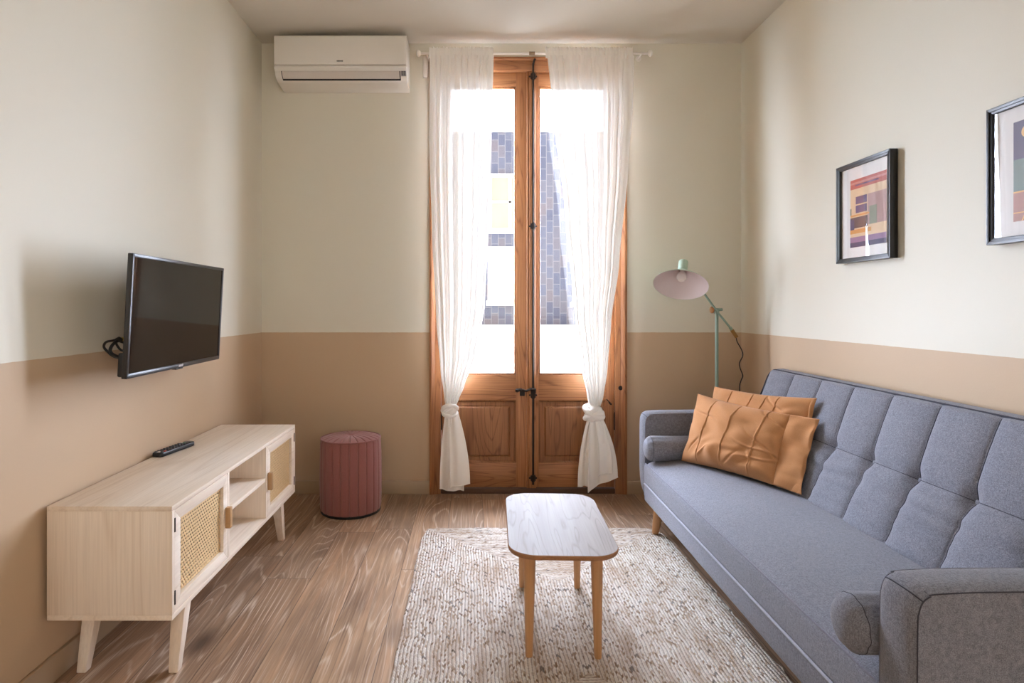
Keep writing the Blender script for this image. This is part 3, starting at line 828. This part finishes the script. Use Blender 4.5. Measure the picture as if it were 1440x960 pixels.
# ---------------------------------------------------------------- rug
b = bm_new()
def rugp(u, t):
    x = RX0 + (RX1 - RX0) * u; y = RY0 + (RY1 - RY0) * t
    ed = lambda s: .006 * noise.noise(Vector((s * 9, 2.2, 0))) + .004 * noise.noise(Vector((s * 30, 5.2, 0)))
    kx = (1 - 2 * u); ky = (1 - 2 * t)
    x += ed(y * 1.0) * abs(kx) ** 6 * (1 if u < .5 else 1.8); y += ed(x + 4) * abs(ky) ** 6
    cr = abs(kx) ** 10 * abs(ky) ** 10
    x += .028 * cr * (1 if kx > 0 else -1); y += .02 * cr * (1 if ky > 0 else -1)
    z = .0085 + .0010 * noise.noise(Vector((x * 7, y * 7, 0)))
    return (x, y, z)
vs = grid(b, rugp, 140, 200)
edge = [vs[i][0] for i in range(141)] + [vs[140][j] for j in range(1, 201)] + [vs[i][200] for i in range(139, -1, -1)] + [vs[0][j] for j in range(199, 0, -1)]
low = [b.verts.new((v.co.x + (.003 if v.co.x < .4 else -.003) * 0, v.co.y, .0)) for v in edge]
for k in range(len(edge)):
    b.faces.new((edge[k], edge[(k + 1) % len(edge)], low[(k + 1) % len(edge)], low[k]))
b.faces.new(low)
rg = obj('rug', b, M_rug, smooth=60); rebase(rg, ((RX0 + RX1) / 2, (RY0 + RY1) / 2, 0))
tag(rg, 'large rectangular braided jute rug, off-white with brown flecks, under the small table', 'rug')

# ---------------------------------------------------------------- coffee table
tc = Vector((.318, 2.262, .009)); TL, TWd, TZ = .655, .368, .366
tb = thing('coffee_table', 'small pale rounded-rectangle wooden coffee table on the rug', 'table', tc, (0, 0, math.radians(-2.2)))
def rrect(w, l, r, n=10):
    pts = []
    for (cx, cy, a0) in ((w - r, l - r, 0), (-w + r, l - r, PI / 2), (-w + r, -l + r, PI), (w - r, -l + r, 3 * PI / 2)):
        for k in range(n + 1):
            a = a0 + PI / 2 * k / n; pts.append((cx + r * math.cos(a), cy + r * math.sin(a)))
    return pts
b = bm_new()
layers = [(-.010, TZ - .019), (-.003, TZ - .016), (0, TZ - .010), (0, TZ - .003), (-.0025, TZ)]
rings = []
for off, z in layers: rings.append([b.verts.new((x, y, z)) for x, y in rrect(TWd / 2 + off, TL / 2 + off, .095 + off)])
n = len(rings[0])
for a, c in zip(rings, rings[1:]):
    for k in range(n):
        f = b.faces.new((a[k], a[(k + 1) % n], c[(k + 1) % n], c[k])); f.material_index = 1
b.faces.new(rings[0][::-1]).material_index = 1; b.faces.new(rings[-1])
obj('tabletop', b, [M_ash_top, M_ash_edge], tb, world=False)
for sx in (-1, 1):
    for sy in (-1, 1):
        b = bm_new(); x, y = sx * .111, sy * .241
        lathe(b, [(.0115, 0), (.0125, .003), (.0165, .17), (.0200, TZ - .06), (.0200, TZ - .019)], 24)
        # slight outward splay
        bmesh.ops.transform(b, matrix=Matrix.Translation((x, y, 0)), verts=b.verts)
        for v in b.verts:
            k = 1 - v.co.z / TZ; v.co.y += sy * .010 * k; v.co.x += sx * .003 * k
        obj('leg', b, M_leg, tb, world=False)

# ---------------------------------------------------------------- sofa
so = thing('sofa', 'grey woven-fabric sofa bed with tufted back along the right wall', 'sofa', (1.3, 2.28, 0))
Y0, Y1 = 1.325, 3.25
def xf(y): return .932 - .0145 * (Y1 - y)     # front plane drifts slightly towards the room
def shear(bm, ref=.932):
    for v in bm.verts:
        k = max(0, min(1, (1.40 - v.co.x) / .45)); v.co.x += (xf(v.co.y) - ref) * k
# lower seat base
b = bm_new()
prism(b, [(.945, .125), (.932, .140), (.932, .225), (.95, .228), (1.50, .228), (1.50, .14), (1.48, .125)], 'y', Y0 + .002, Y1 - .002, .006); shear(b); obj('seat_base', b, M_sofa, so)
# seat cushion
b = bm_new()
def cush_prof(s):
    base_ = [(.955, .226), (.934, .232), (.931, .26), (.931, .31), (.936, .331), (.952, .345), (.99, .361), (1.06, .374), (1.16, .380), (1.27, .379), (1.36, .374), (1.45, .362), (1.47, .30), (1.46, .226)]
    return base_
cp = catmull([(x, 0, z) for x, z in cush_prof(0)], 5)
NSEC = 60; secs = []
for k in range(NSEC + 1):
    t = k / NSEC; y = Y0 + .003 + (Y1 - Y0 - .006) * t
    e = min(t, 1 - t) * (Y1 - Y0)
    dr = .014 * max(0, 1 - e / .05) ** 2
    secs.append([b.verts.new((p.x + .002 * noise.noise(Vector((p.x * 4, y * 4, 0))), y, p.z - (dr if p.z > .335 else 0) + (.004 * noise.noise(Vector((p.x * 5, y * 3, 3))) if p.z > .35 else 0))) for p in cp])
for a, c in zip(secs, secs[1:]):
    for k in range(len(cp) - 1): b.faces.new((a[k], a[k + 1], c[k + 1], c[k]))
    b.faces.new((a[-1], a[0], c[0], c[-1]))
b.faces.new(secs[0]); b.faces.new(secs[-1][::-1])
shear(b); seat = obj('seat', b, M_sofa, so, smooth=50)
b = bm_new(); tube(b, [(xf(y) + .005, y, .334) for y in [Y0 + .01 + (Y1 - Y0 - .02) * k / 40 for k in range(41)]], .0032, 8); obj('piping', b, M_welt, seat)
b = bm_new(); tube(b, [(xf(y) - .001, y, .2275) for y in [Y0 + .01 + (Y1 - Y0 - .02) * k / 40 for k in range(41)]], .0042, 8); obj('piping', b, M_seatwelt, seat)
# backrest
COLS = [2.98 - .2325 * k for k in range(-1, 8)]
BF0, BF1 = Vector((1.402, 0, .345)), Vector((1.606, 0, .842))
bd = (BF1 - BF0).normalized(); bn = Vector((-bd.z, 0, bd.x))       # outward (towards room, up)
BL = (BF1 - BF0).length
YA, YZ = 1.335, 3.232
def bulge(y, v):
    du = min(abs(y - c) for c in COLS)
    sv = (v - .5) * BL
    seam_w = .055
    g = 1 - math.exp(-(du / seam_w) ** 1.3 * 1.6)
    hrow = 1 - math.exp(-(abs(sv) / .05) ** 1.3 * 1.4)
    strength = .55 + .45 * math.exp(-(sv / .12) ** 2)
    d = .024 * (strength * g + (1 - strength)) * (.35 + .65 * hrow)
    d -= .020 * math.exp(-(du ** 2 + sv ** 2) / .028 ** 2)
    thin = math.exp(-(du / .006) ** 2) * .004 + math.exp(-(sv / .005) ** 2) * .0025
    d -= thin
    d += .0035 * noise.noise(Vector((y * 9, v * 16, 1.0))) * (1 if v < .5 else .35) + .003 * math.sin(sv * 90 + 4 * noise.noise(Vector((y * 5, v * 4, 2)))) * (math.exp(-((v - .36) / .09) ** 2))
    return d * min(1, v / .06 + .15) * min(1, (1 - v) / .03 + .1)
b = bm_new(); NU, NVV = 420, 90
secs = []
for i in range(NU + 1):
    y = YA + (YZ - YA) * i / NU
    e = min(y - YA, YZ - y); rc_ = .055
    drop = 0 if e > rc_ else rc_ - math.sqrt(max(0, rc_ ** 2 - (rc_ - e) ** 2))
    endk = min(1, e / .02)
    ring = []
    ltop = BL - drop * 1.0
    for j in range(NVV + 1):
        v = j / NVV
        p = BF0 + bd * (ltop * v) + bn * (bulge(y, v * ltop / BL) * (.3 + .7 * endk) - .012 * (1 - endk))
        ring.append((p.x, p.z))
    tp = BF0 + bd * ltop
    ring += [(tp.x + .012, tp.z + .006), (tp.x + .04, tp.z + .007), (tp.x + .066, tp.z - .002), (tp.x + .078, tp.z - .02), (1.60, .45), (1.56, .345)]
    secs.append([b.verts.new((x, y, z)) for x, z in ring])
m = len(secs[0])
for a, c in zip(secs, secs[1:]):
    for k in range(m): b.faces.new((a[k], a[(k + 1) % m], c[(k + 1) % m], c[k]))
b.faces.new(secs[0]); b.faces.new(secs[-1][::-1])
back = obj('backrest', b, M_sofa, so, smooth=60)
b = bm_new()
tl = []
for k in range(0, 13):
    a = PI / 2 * k / 12; tl.append((YA + .055 - .055 * math.cos(a), .055 - .055 * math.sin(a)))
tl += [(YA + .055 + (YZ - YA - .11) * k / 40, 0) for k in range(1, 40)]
for k in range(0, 13):
    a = PI / 2 * k / 12; tl.append((YZ - .055 + .055 * math.sin(a), .055 - .055 * math.cos(a)))
pts = []
for y, dr in tl:
    p = BF0 + bd * (BL - dr) + bn * .002; pts.append((p.x, y, p.z))
for k in range(1, 8):
    p = BF0 + bd * (BL - .055) * (1 - k / 8); pts.append((p.x, YZ, p.z))
tube(b, pts, .0038, 8); obj('piping', b, M_thread_crease, back)
def seam(pts_): return [BF0 + bd * (v * BL) + bn * (bulge(y, v) + .0008) + Vector((0, y, 0)) for y, v in pts_]
for c in COLS:
    if not (YA + .03 < c < YZ - .03): continue
    b = bm_new()
    tube(b, seam([(c, .06 + .43 * k / 24) for k in range(25)]), .0011, 6); tube(b, seam([(c, .51 + .47 * k / 24) for k in range(25)]), .0015, 6)
    obj('seam_shade_line', b, M_thread_crease, back)  # dark tube stands in for the shade in the tuft creases
b = bm_new(); tube(b, seam([(YA + .03 + (YZ - YA - .06) * k / 300, .5) for k in range(301)]), .0011, 6); obj('seam_shade_line', b, M_thread_crease, back)
for c in COLS:
    if not (YA + .03 < c < YZ - .03): continue
    b = bm_new(); lathe(b, [(.011, -.003), (.011, .001), (.007, .004), (.001, .005)], 14)
    p = BF0 + bd * (.5 * BL) + bn * (bulge(c, .5) + .002) + Vector((0, c, 0))
    b.transform(Matrix.Translation(p) @ bn.to_track_quat('Z', 'Y').to_matrix().to_4x4()); obj('tuft_button', b, M_sofa, back)
# arms
def arm(y0, y1, x0, outer):
    bb = bm_new(); zt = .606
    # top and front band, softly crowned in section, lofted along an L path (front post then top)
    path = [(x0 + .030, .135), (x0 + .008, .20), (x0, .30), (x0, .45), (x0 + .001, .54), (x0 + .006, .578), (x0 + .022, .598), (x0 + .06, .606), (x0 + .2, .610), (x0 + .45, .609), (x0 + .68, .603), (x0 + .71, .59), (x0 + .715, .5), (x0 + .70, .135)]
    cpts = catmull([(x, 0, z) for x, z in path], 4)
    NW = 10; rings = []
    cen = Vector((x0 + .36, 0, .37))
    for k in range(NW + 1):
        s = -1 + 2 * k / NW; y = (y0 + y1) / 2 + s * (y1 - y0) / 2
        ins = .010 * abs(s) ** 3.0
        rings.append([bb.verts.new((p.x + (ins if p.x < x0 + .03 else 0), y, p.z - (ins if p.z > .56 else 0) + .0012 * noise.noise(Vector((p.x * 9, y * 30, p.z * 9))))) for p in cpts])
    nn = len(cpts)
    for a, c in zip(rings, rings[1:]):
        for k in range(nn): bb.faces.new((a[k], a[(k + 1) % nn], c[(k + 1) % nn], c[k]))
    bb.faces.new(rings[0]); bb.faces.new(rings[-1][::-1])
    o = obj('arm', bb, M_sofa, so, smooth=55)
    for yy, sg in ((y0, -1), (y1, 1)):
        bb = bm_new()
        tube(bb, [(p.x + (.010 if p.x < x0 + .03 else 0), yy + sg * .0005, p.z - (.010 if p.z > .56 else 0)) for p in cpts[2:-3]], .0014, 6)
        obj('seam', bb, M_thread_crease if sg * outer > 0 else M_welt, o)
    # corner stitch across the front top corner
    bb = bm_new(); pc = min(cpts, key=lambda p: abs(p.x - (x0 + .012)) + (10 if p.z < .5 else 0))
    tube(bb, [(pc.x + (.010 * abs(-1 + 2 * k / 12) ** 3 if pc.x < x0 + .03 else 0), y0 + (y1 - y0) * k / 12, pc.z - .010 * abs(-1 + 2 * k / 12) ** 3) for k in range(13)], .0014, 6); obj('seam', bb, M_thread_crease, o)
arm(3.252, 3.352, .928, 1)
arm(1.213, 1.323, .886, -1)
for (x, y, dx, dy) in ((.965, 3.10, -.018, .004), (.965, 1.47, -.018, -.004), (1.48, 3.08, .02, .004), (1.48, 1.49, .02, -.004)):
    on = x < RX1 - .02
    b = bm_new(); z0 = .0095 if on else .0005
    tube(b, [(x + dx, y + dy, z0), (x + dx * .9, y + dy, z0 + .01), (x, y, .14)], [.015, .0175, .026], 20); obj('leg', b, M_leg, so)

def bolster(label, y, x0, x1, z, r, seed):
    bb = bm_new()
    def f(u, t):
        a = 2 * PI * u
        L = x1 - x0
        if t < .25: s = t / .25; xx = x0 + .045 * (1 - math.cos(s * PI / 2)); rr_ = r * math.sin(s * PI / 2) ** .75
        elif t > .75: s = (1 - t) / .25; xx = x1 - .045 * (1 - math.cos(s * PI / 2)); rr_ = r * math.sin(s * PI / 2) ** .75
        else: xx = x0 + .045 + (L - .09) * (t - .25) / .5; rr_ = r
        e = math.exp(-((min(t, 1 - t) - .22) / .13) ** 2)
        rr_ *= 1 + .05 * e * math.sin(11 * a + seed) * (.5 + noise.noise(Vector((a, seed, 0)))) + .012 * noise.noise(Vector((a * 1.5, t * 6, seed)))
        zz = rr_ * math.sin(a)
        return (xx, y + rr_ * math.cos(a), z + max(zz, -r * .93))
    grid(bb, f, 72, 48, closed_u=True)
    o = obj('bolster', bb, M_sofa, smooth=180); rebase(o, ((x0 + x1) / 2, y, z - r * .93))
    tag(o, label, 'bolster cushion', 'grey bolsters on the sofa')
    bb = bm_new()
    tube(bb, [Vector(f(k / 48, .21)) + Vector((-.001, 0, 0)) for k in range(48)], .0009, 6, closed=True)
    obj('seam', bb, M_thread_crease, o)
    return o
bolster('grey round bolster cushion beside the far sofa arm, by the caramel pillows', 3.182, .912, 1.36, .428, .066, .7)
bolster('grey round bolster cushion against the near sofa arm, poking past the seat edge', 1.392, .846, 1.30, .445, .066, 2.9)

# ---------------------------------------------------------------- pillows
def pillow(label, bl, br, tl, tr, T, seed, flap_u=.80, tucks=(-.62, -.18, .28, .72)):
    bl, br, tl, tr = map(Vector, (bl, br, tl, tr))
    nr = (br - bl).cross(tl - bl).normalized()
    if nr.x > 0: nr = -nr            # towards the room / camera
    def shape(u, v, side):
        U, V = 2 * u - 1, 2 * v - 1
        # pinch the edges between the corners
        Ue = U * (1 - .035 * (1 - V * V)); Ve = V * (1 - .07 * (1 - U * U) )
        uu, vv = (Ue + 1) / 2, (Ve + 1) / 2
        p = bl * (1 - uu) * (1 - vv) + br * uu * (1 - vv) + tl * (1 - uu) * vv + tr * uu * vv
        fl = 2 * flap_u - 1
        Uw = (U + 1) / (fl + 1) * 2 - 1 if U < fl else 1.0
        h = max(0, (1 - abs(Uw) ** 2.6)) ** .62 * max(0, (1 - abs(V) ** 2.6)) ** .62
        w = noise.noise(Vector((u * 3.2, v * 3.2, seed))) * .022 + noise.noise(Vector((u * 8 + v * 3, v * 5 - u * 2, seed + 3))) * .010
        w += .006 * math.sin(26 * (v + .35 * u) + 5 * noise.noise(Vector((u * 4, v * 4, seed + 8)))) * math.exp(-((U - .72) / .3) ** 2)
        w += .004 * math.sin(34 * (u - .6 * v) + 6 * noise.noise(Vector((u * 4, v * 4, seed + 5)))) * math.exp(-((V + .6) / .35) ** 2)
        d = T * h + w * (.25 + .75 * h)
        # sharp creases fanning from the ends
        for kk, (cu, cv, an, ln) in enumerate(((.86, .15, 2.6, .30), (.84, .3, 2.9, .26), (.80, .72, 2.2, .22), (.9, .45, 3.3, .28), (.08, .10, .9, .12), (.2, .06, 1.2, .10), (.42, .05, 1.3, .12), (.62, .06, 1.9, .11), (.07, .8, -.6, .18))):
            an += .25 * math.sin(seed * 3 + kk); du, dv = (u - cu) * .67, (v - cv) * .37
            al = du * math.cos(an) + dv * math.sin(an); ac_ = -du * math.sin(an) + dv * math.cos(an) + .02 * math.sin(al * 18 + kk)
            if 0 < al < ln: d += .006 * math.exp(-(ac_ / .006) ** 2) * math.sin(PI * al / ln) * (1 if kk % 2 else -1)
        # pintuck ridges
        for tk in tucks:
            q = (U - tk - .05 * V - .012 * noise.noise(Vector((tk * 9, v * 3, seed)))) / .007
            d += (.0050 * math.exp(-q * q) - .0035 * math.exp(-((q - 2.0) / 1.2) ** 2)) * (.5 + .5 * h)
        if U > fl: d = (.006 + .012 * noise.noise(Vector((u * 10, v * 6, seed))) * (1 if side > 0 else 1))
        edge = min(1 - abs(U), 1 - abs(V))
        k = min(1, edge / .03)
        return p + nr * (side * d * k + .014 * noise.noise(Vector((u * 2.2, v * 5, seed + 9))) * (1 - h))
    bb = bm_new()
    N1, N2 = 240, 120
    f = [[bb.verts.new(shape(i / N1, j / N2, 1)) for j in range(N2 + 1)] for i in range(N1 + 1)]
    g = [[f[i][j] if i in (0, N1) or j in (0, N2) else bb.verts.new(shape(i / N1, j / N2, -.75)) for j in range(N2 + 1)] for i in range(N1 + 1)]
    for i in range(N1):
        for j in range(N2):
            bb.faces.new((f[i][j], f[i + 1][j], f[i + 1][j + 1], f[i][j + 1])); bb.faces.new((g[i][j], g[i][j + 1], g[i + 1][j + 1], g[i + 1][j]))
    o = obj('pillow', bb, M_pillow, smooth=180); rebase(o, (bl + br) / 2)
    return tag(o, label, 'pillow', 'caramel pillows on the sofa')
pillow('caramel brown cotton pillow leaning in front of another on the far end of the sofa',
       (1.075, 3.09, .388), (1.385, 2.53, .386), (1.20, 3.19, .715), (1.50, 2.60, .690), .075, 1.7)
pillow('caramel brown cotton pillow half hidden behind the front one, against the sofa back',
       (1.185, 3.14, .388), (1.43, 2.62, .388), (1.292, 3.20, .752), (1.525, 2.665, .772), .044, 6.1, flap_u=.97, tucks=(-.6, -.15, .1, .35))

# ---------------------------------------------------------------- floor lamp
LX, LYp = PX(1008, 3.55), 3.55
lp = thing('floor_lamp', 'mint green metal floor lamp with tilted cone shade in the back right corner', 'floor lamp', (LX, LYp, 0))
b = bm_new(); lathe(b, [(.125, 0), (.128, .004), (.128, .014), (.122, .020), (.02, .024), (.012, .034)], 48, (LX, LYp, 0)); obj('base', b, M_green_dark, lp)
pz = PZ(436, 3.55)
b = bm_new(); tube(b, [(LX, LYp, .02), (LX, LYp, pz)], .0095, 16); obj('pole', b, M_green_dark, lp)
b = bm_new(); tube(b, [(LX, LYp, pz - .02), (LX, LYp, pz + .012)], [.013, .013], 16); tube(b, [(LX - .022, LYp - .004, pz), (LX + .030, LYp - .004, pz + .004)], .0085, 12); obj('pivot', b, M_green_dark, lp)
b = bm_new(); lathe(b, [(.010, 0), (.019, .004), (.020, .012), (.016, .018)], 20, (LX - .020, LYp - .004, pz + .002), Matrix.Rotation(-PI / 2, 4, 'Y')); obj('knob', b, M_knobwood, lp)
YA_ = LYp - .020
b = bm_new(); tube(b, [P(985, 405, YA_ + .02), P(1008, 437.5, YA_), P(1029, 463, YA_)], .006, 12); tube(b, [P(1026.5, 460, YA_), P(1029.5, 464, YA_)], .009, 12); obj('arm', b, M_green_dark, lp)
b = bm_new(); tube(b, [P(1029, 463.5, YA_), P(1036, 474, YA_)], [.011, .0105], 14); obj('grip', b, M_brass, lp)
C0 = P(957, 401, 3.50)
nn = Vector((-.27, -.47, -.85)).normalized()
rot = (-nn).to_track_quat('Z', 'Y').to_matrix().to_4x4()
SR = .153
outer = [(SR, 0), (SR * .985, .004), (.105, .042), (.070, .066), (.042, .086), (.0285, .100), (.0268, .112), (.0268, .166), (.0245, .170)]
b = bm_new(); lathe(b, outer + [(.002, .1705)], 64, C0, rot, cap=False); sh = obj('shade', b, M_mint, lp)
b = bm_new(); lathe(b, [(SR - .0005, .0008)] + [(max(.004, r - .0022), z - .0012) for r, z in outer[1:6]] + [(.0240, .110), (.002, .112)], 64, C0, rot, cap=False); obj('lining', b, M_shade_in, sh, recalc=True)
b = bm_new(); lathe(b, [(.004, .034), (.018, .036), (.027, .046), (.030, .060), (.026, .074), (.016, .090), (.014, .108)], 28, C0, rot); obj('bulb', b, plain('frosted_bulb', srgb(244, 240, 236), .25, spec=.6, var=.01), lp)
b = bm_new()
cp_ = [P(1035.5, 473, YA_), P(1036.5, 480, YA_), P(1043, 492, YA_), P(1044.5, 500, YA_), P(1040, 510, YA_), P(1041, 518, YA_), P(1044.5, 528, YA_), P(1042, 535, YA_), P(1040, 545, YA_), P(1042, 570, YA_ + .01), P(1045, 620, YA_ + .03)]
cp_ += [Vector((1.56, 3.60, .12)), Vector((1.53, 3.62, .006)), Vector((1.46, 3.67, .006)), Vector((1.44, 3.58, .027))]
tube(b, catmull(cp_, 8), .0032, 8); obj('cord', b, M_cable, lp)

# ---------------------------------------------------------------- framed pictures
def picture(label, y_far, y_near, z0, z1, print_rect, blocks):
    fx = 1.668
    p = thing('framed_picture', label, 'picture', (XR - .002, (y_far + y_near) / 2, z0), (0, 0, 0), 'framed prints on the right wall')
    bb = bm_new(); w = .020
    o = [(y_near, z0), (y_far, z0), (y_far, z1), (y_near, z1)]; i = [(y_near + w, z0 + w), (y_far - w, z0 + w), (y_far - w, z1 - w), (y_near + w, z1 - w)]
    for k in range(4):
        poly = [o[k], o[(k + 1) % 4], i[(k + 1) % 4], i[k]]
        prism(bb, poly, 'x', fx, XR - .003, .0015)
    i2 = [(y_near + w * .55, z0 + w * .55), (y_far - w * .55, z0 + w * .55), (y_far - w * .55, z1 - w * .55), (y_near + w * .55, z1 - w * .55)]
    for k in range(4):
        prism(bb, [o[k], o[(k + 1) % 4], i2[(k + 1) % 4], i2[k]], 'x', fx - .003, fx + .001, .0008)
    fr = obj('frame', bb, M_frameblack, p)
    bb = bm_new(); box(bb, fx + .012, fx + .016, y_near + w * .8, y_far - w * .8, z0 + w * .8, z1 - w * .8); obj('mat_board', bb, M_mat, p)
    py0, py1, pz0, pz1 = print_rect
    bb = bm_new(); mats = []
    for n_, (a0, a1, c0, c1, m, kind) in enumerate(blocks):
        if m not in mats: mats.append(m)
        xx = fx + .0112 - .0001 * n_
        # a: 0 = far(left) .. 1 = near(right); c: 0 = bottom .. 1 = top
        ya, yb = py1 + (py0 - py1) * a0, py1 + (py0 - py1) * a1
        za, zb = pz0 + (pz1 - pz0) * c0, pz0 + (pz1 - pz0) * c1
        if kind == 'r':
            pts = [(ya, za), (yb, za), (yb, zb), (ya, zb)]
        elif kind == 'c':
            r_ = abs(zb - za) / 2; pts = [((ya + yb) / 2 + r_ * math.cos(2 * PI * k / 24), (za + zb) / 2 + r_ * math.sin(2 * PI * k / 24)) for k in range(24)]
        else:   # slanted strip
            dd = kind * (py0 - py1); pts = [(ya, za), (yb, za), (yb + dd, zb), (ya + dd, zb)]
        f_ = bb.faces.new([bb.verts.new((xx, y, z)) for y, z in pts]); f_.material_index = mats.index(m)
    pr_ = obj('print', bb, mats, p, smooth=10, recalc=False)
    bb = bm_new(); box(bb, fx + .004, fx + .006, y_near + w * .8, y_far - w * .8, z0 + w * .8, z1 - w * .8); obj('glass', bb, M_glass, p)
    return p
c_red = pic('print_red', srgb(186, 92, 84)); c_pink = pic('print_pink', srgb(206, 140, 132)); c_cream = pic('print_cream', srgb(226, 196, 160)); c_pur = pic('print_purple', srgb(92, 74, 116)); c_org = pic('print_orange', srgb(214, 152, 84)); c_dk = pic('print_brown', srgb(84, 66, 70)); c_lil = pic('print_lilac', srgb(150, 116, 150)); c_nav = pic('print_navy', srgb(70, 64, 100)); c_sage = pic('print_sage', srgb(128, 132, 112)); c_mauve = pic('print_mauve', srgb(176, 140, 134))
picture('black framed print of warm orange and purple building blocks, nearer the back wall', 2.756, 2.402, 1.368, 1.803, (2.44, 2.673, 1.433, 1.728),
        [(0, 1, 0, 1, c_cream, 'r'), (0, 1, .86, 1, c_red, 'r'), (0, 1, .93, .96, c_pink, 'r'), (.15, .8, .90, .92, c_pur, 'r'), (.5, 1, .30, .74, c_mauve, 'r'), (.16, .48, .63, .74, c_pur, 'r'), (.16, .48, .50, .61, c_pur, 'r'),
         (0, .55, .455, .48, c_org, 'r'), (0, .5, .28, .44, c_dk, 'r'), (0, .12, .26, .42, c_nav, 'r'), (.55, .75, .30, .56, c_sage, 'r'), (0, .6, .20, .26, c_org, 'r'), (0, 1, .07, .15, c_lil, 'r'), (0, 1, 0, .07, c_nav, 'r'), (0, .04, .48, .58, c_sage, 'r')])
c_dusk = pic('print_dusk', srgb(120, 116, 140)); c_teal = pic('print_teal', srgb(140, 158, 156)); c_moon = pic('print_moon', srgb(244, 200, 140)); c_rose = pic('print_rose', srgb(196, 156, 150))
picture('black framed dusk print with pale orange circle, nearer the camera above the sofa', 1.953, 1.599, 1.371, 1.807, (1.64, 1.87, 1.435, 1.741),
        [(0, 1, 0, 1, c_dusk, 'r'), (0, .5, .30, .62, c_teal, 'r'), (.30, .9, .3, 1.0, c_lil, 'r'), (.5, 1, .3, .9, c_nav, 'r'), (0, 1, 0, .30, c_rose, 'r'), (0, 1, .285, .30, c_moon, 'r'), (.12, .14, 0, .28, c_moon, .18), (.30, .32, 0, .28, c_moon, .12), (.5, .52, 0, .28, c_moon, .06), (0, 1, .08, .09, c_moon, 'r'), (.08, .32, .82, .94, c_moon, 'c'), (.34, .5, .97, 1.0, c_moon, 'r')])

# ---------------------------------------------------------------- light
w = bpy.data.worlds.new('sky'); scn.world = w; w.use_nodes = True
nt = w.node_tree; nt.nodes.clear()
wo = nt.nodes.new('ShaderNodeOutputWorld'); bg = nt.nodes.new('ShaderNodeBackground')
bg.inputs[1].default_value = 1.0
wc = nt.nodes.new('ShaderNodeTexCoord'); ws = nt.nodes.new('ShaderNodeSeparateXYZ'); wr = nt.nodes.new('ShaderNodeMapRange'); wm = nt.nodes.new('ShaderNodeMix'); wm.data_type = 'RGBA'
nt.links.new(wc.outputs['Generated'], ws.inputs[0]); nt.links.new(ws.outputs[1], wr.inputs[0])
wr.inputs[1].default_value = .2; wr.inputs[2].default_value = .5
SKY = 40.0; BACK = 3.1
wm.inputs[6].default_value = (1.0 * BACK, .97 * BACK, .93 * BACK, 1)      # dim warm fill put into the rear half of the sky
wm.inputs[7].default_value = (.88 * SKY, .98 * SKY, 1.20 * SKY, 1)     # cool side, beyond the balcony door
nt.links.new(wr.outputs[0], wm.inputs[0]); nt.links.new(wm.outputs[2], bg.inputs[0])
nt.links.new(bg.outputs[0], wo.inputs[0])

def portal(name, loc, rot, sx, sy):
    l = bpy.data.lights.new(name, 'AREA'); l.shape = 'RECTANGLE'; l.size = sx; l.size_y = sy; l.cycles.is_portal = True
    o = bpy.data.objects.new(name, l); COL.objects.link(o); o.location = loc; o.rotation_euler = rot
portal('fill_opening_portal', (XR + .1, (OY0 + OY1) / 2, OZ / 2), (0, PI / 2, 0), OZ, OY1 - OY0)  # samples the fill light entering by the added opening
portal('door_daylight_portal', (.36, YB + .2, 1.37), (-PI / 2, 0, 0), 1.25, 2.8)

# ---------------------------------------------------------------- camera
cd = bpy.data.cameras.new('camera'); cam = bpy.data.objects.new('camera', cd); COL.objects.link(cam)
cam.location = (0, 0, CH); cam.rotation_euler = (PI / 2, 0, 0)
cd.sensor_width = 36; cd.lens = F / 40.0
cd.shift_x = (720 - CX) / 1440; cd.shift_y = (CY - 480) / 1440
cd.clip_start = .02
scn.camera = cam

scn.view_settings.view_transform = 'Standard'; scn.view_settings.look = 'None'
scn.view_settings.gamma = 1; scn.view_settings.use_curve_mapping = False
scn.view_settings.exposure = 0.42
scn.cycles.use_denoising = True
scn.cycles.max_bounces = 12; scn.cycles.diffuse_bounces = 8; scn.cycles.transparent_max_bounces = 16
scn.cycles.caustics_reflective = False; scn.cycles.caustics_refractive = False
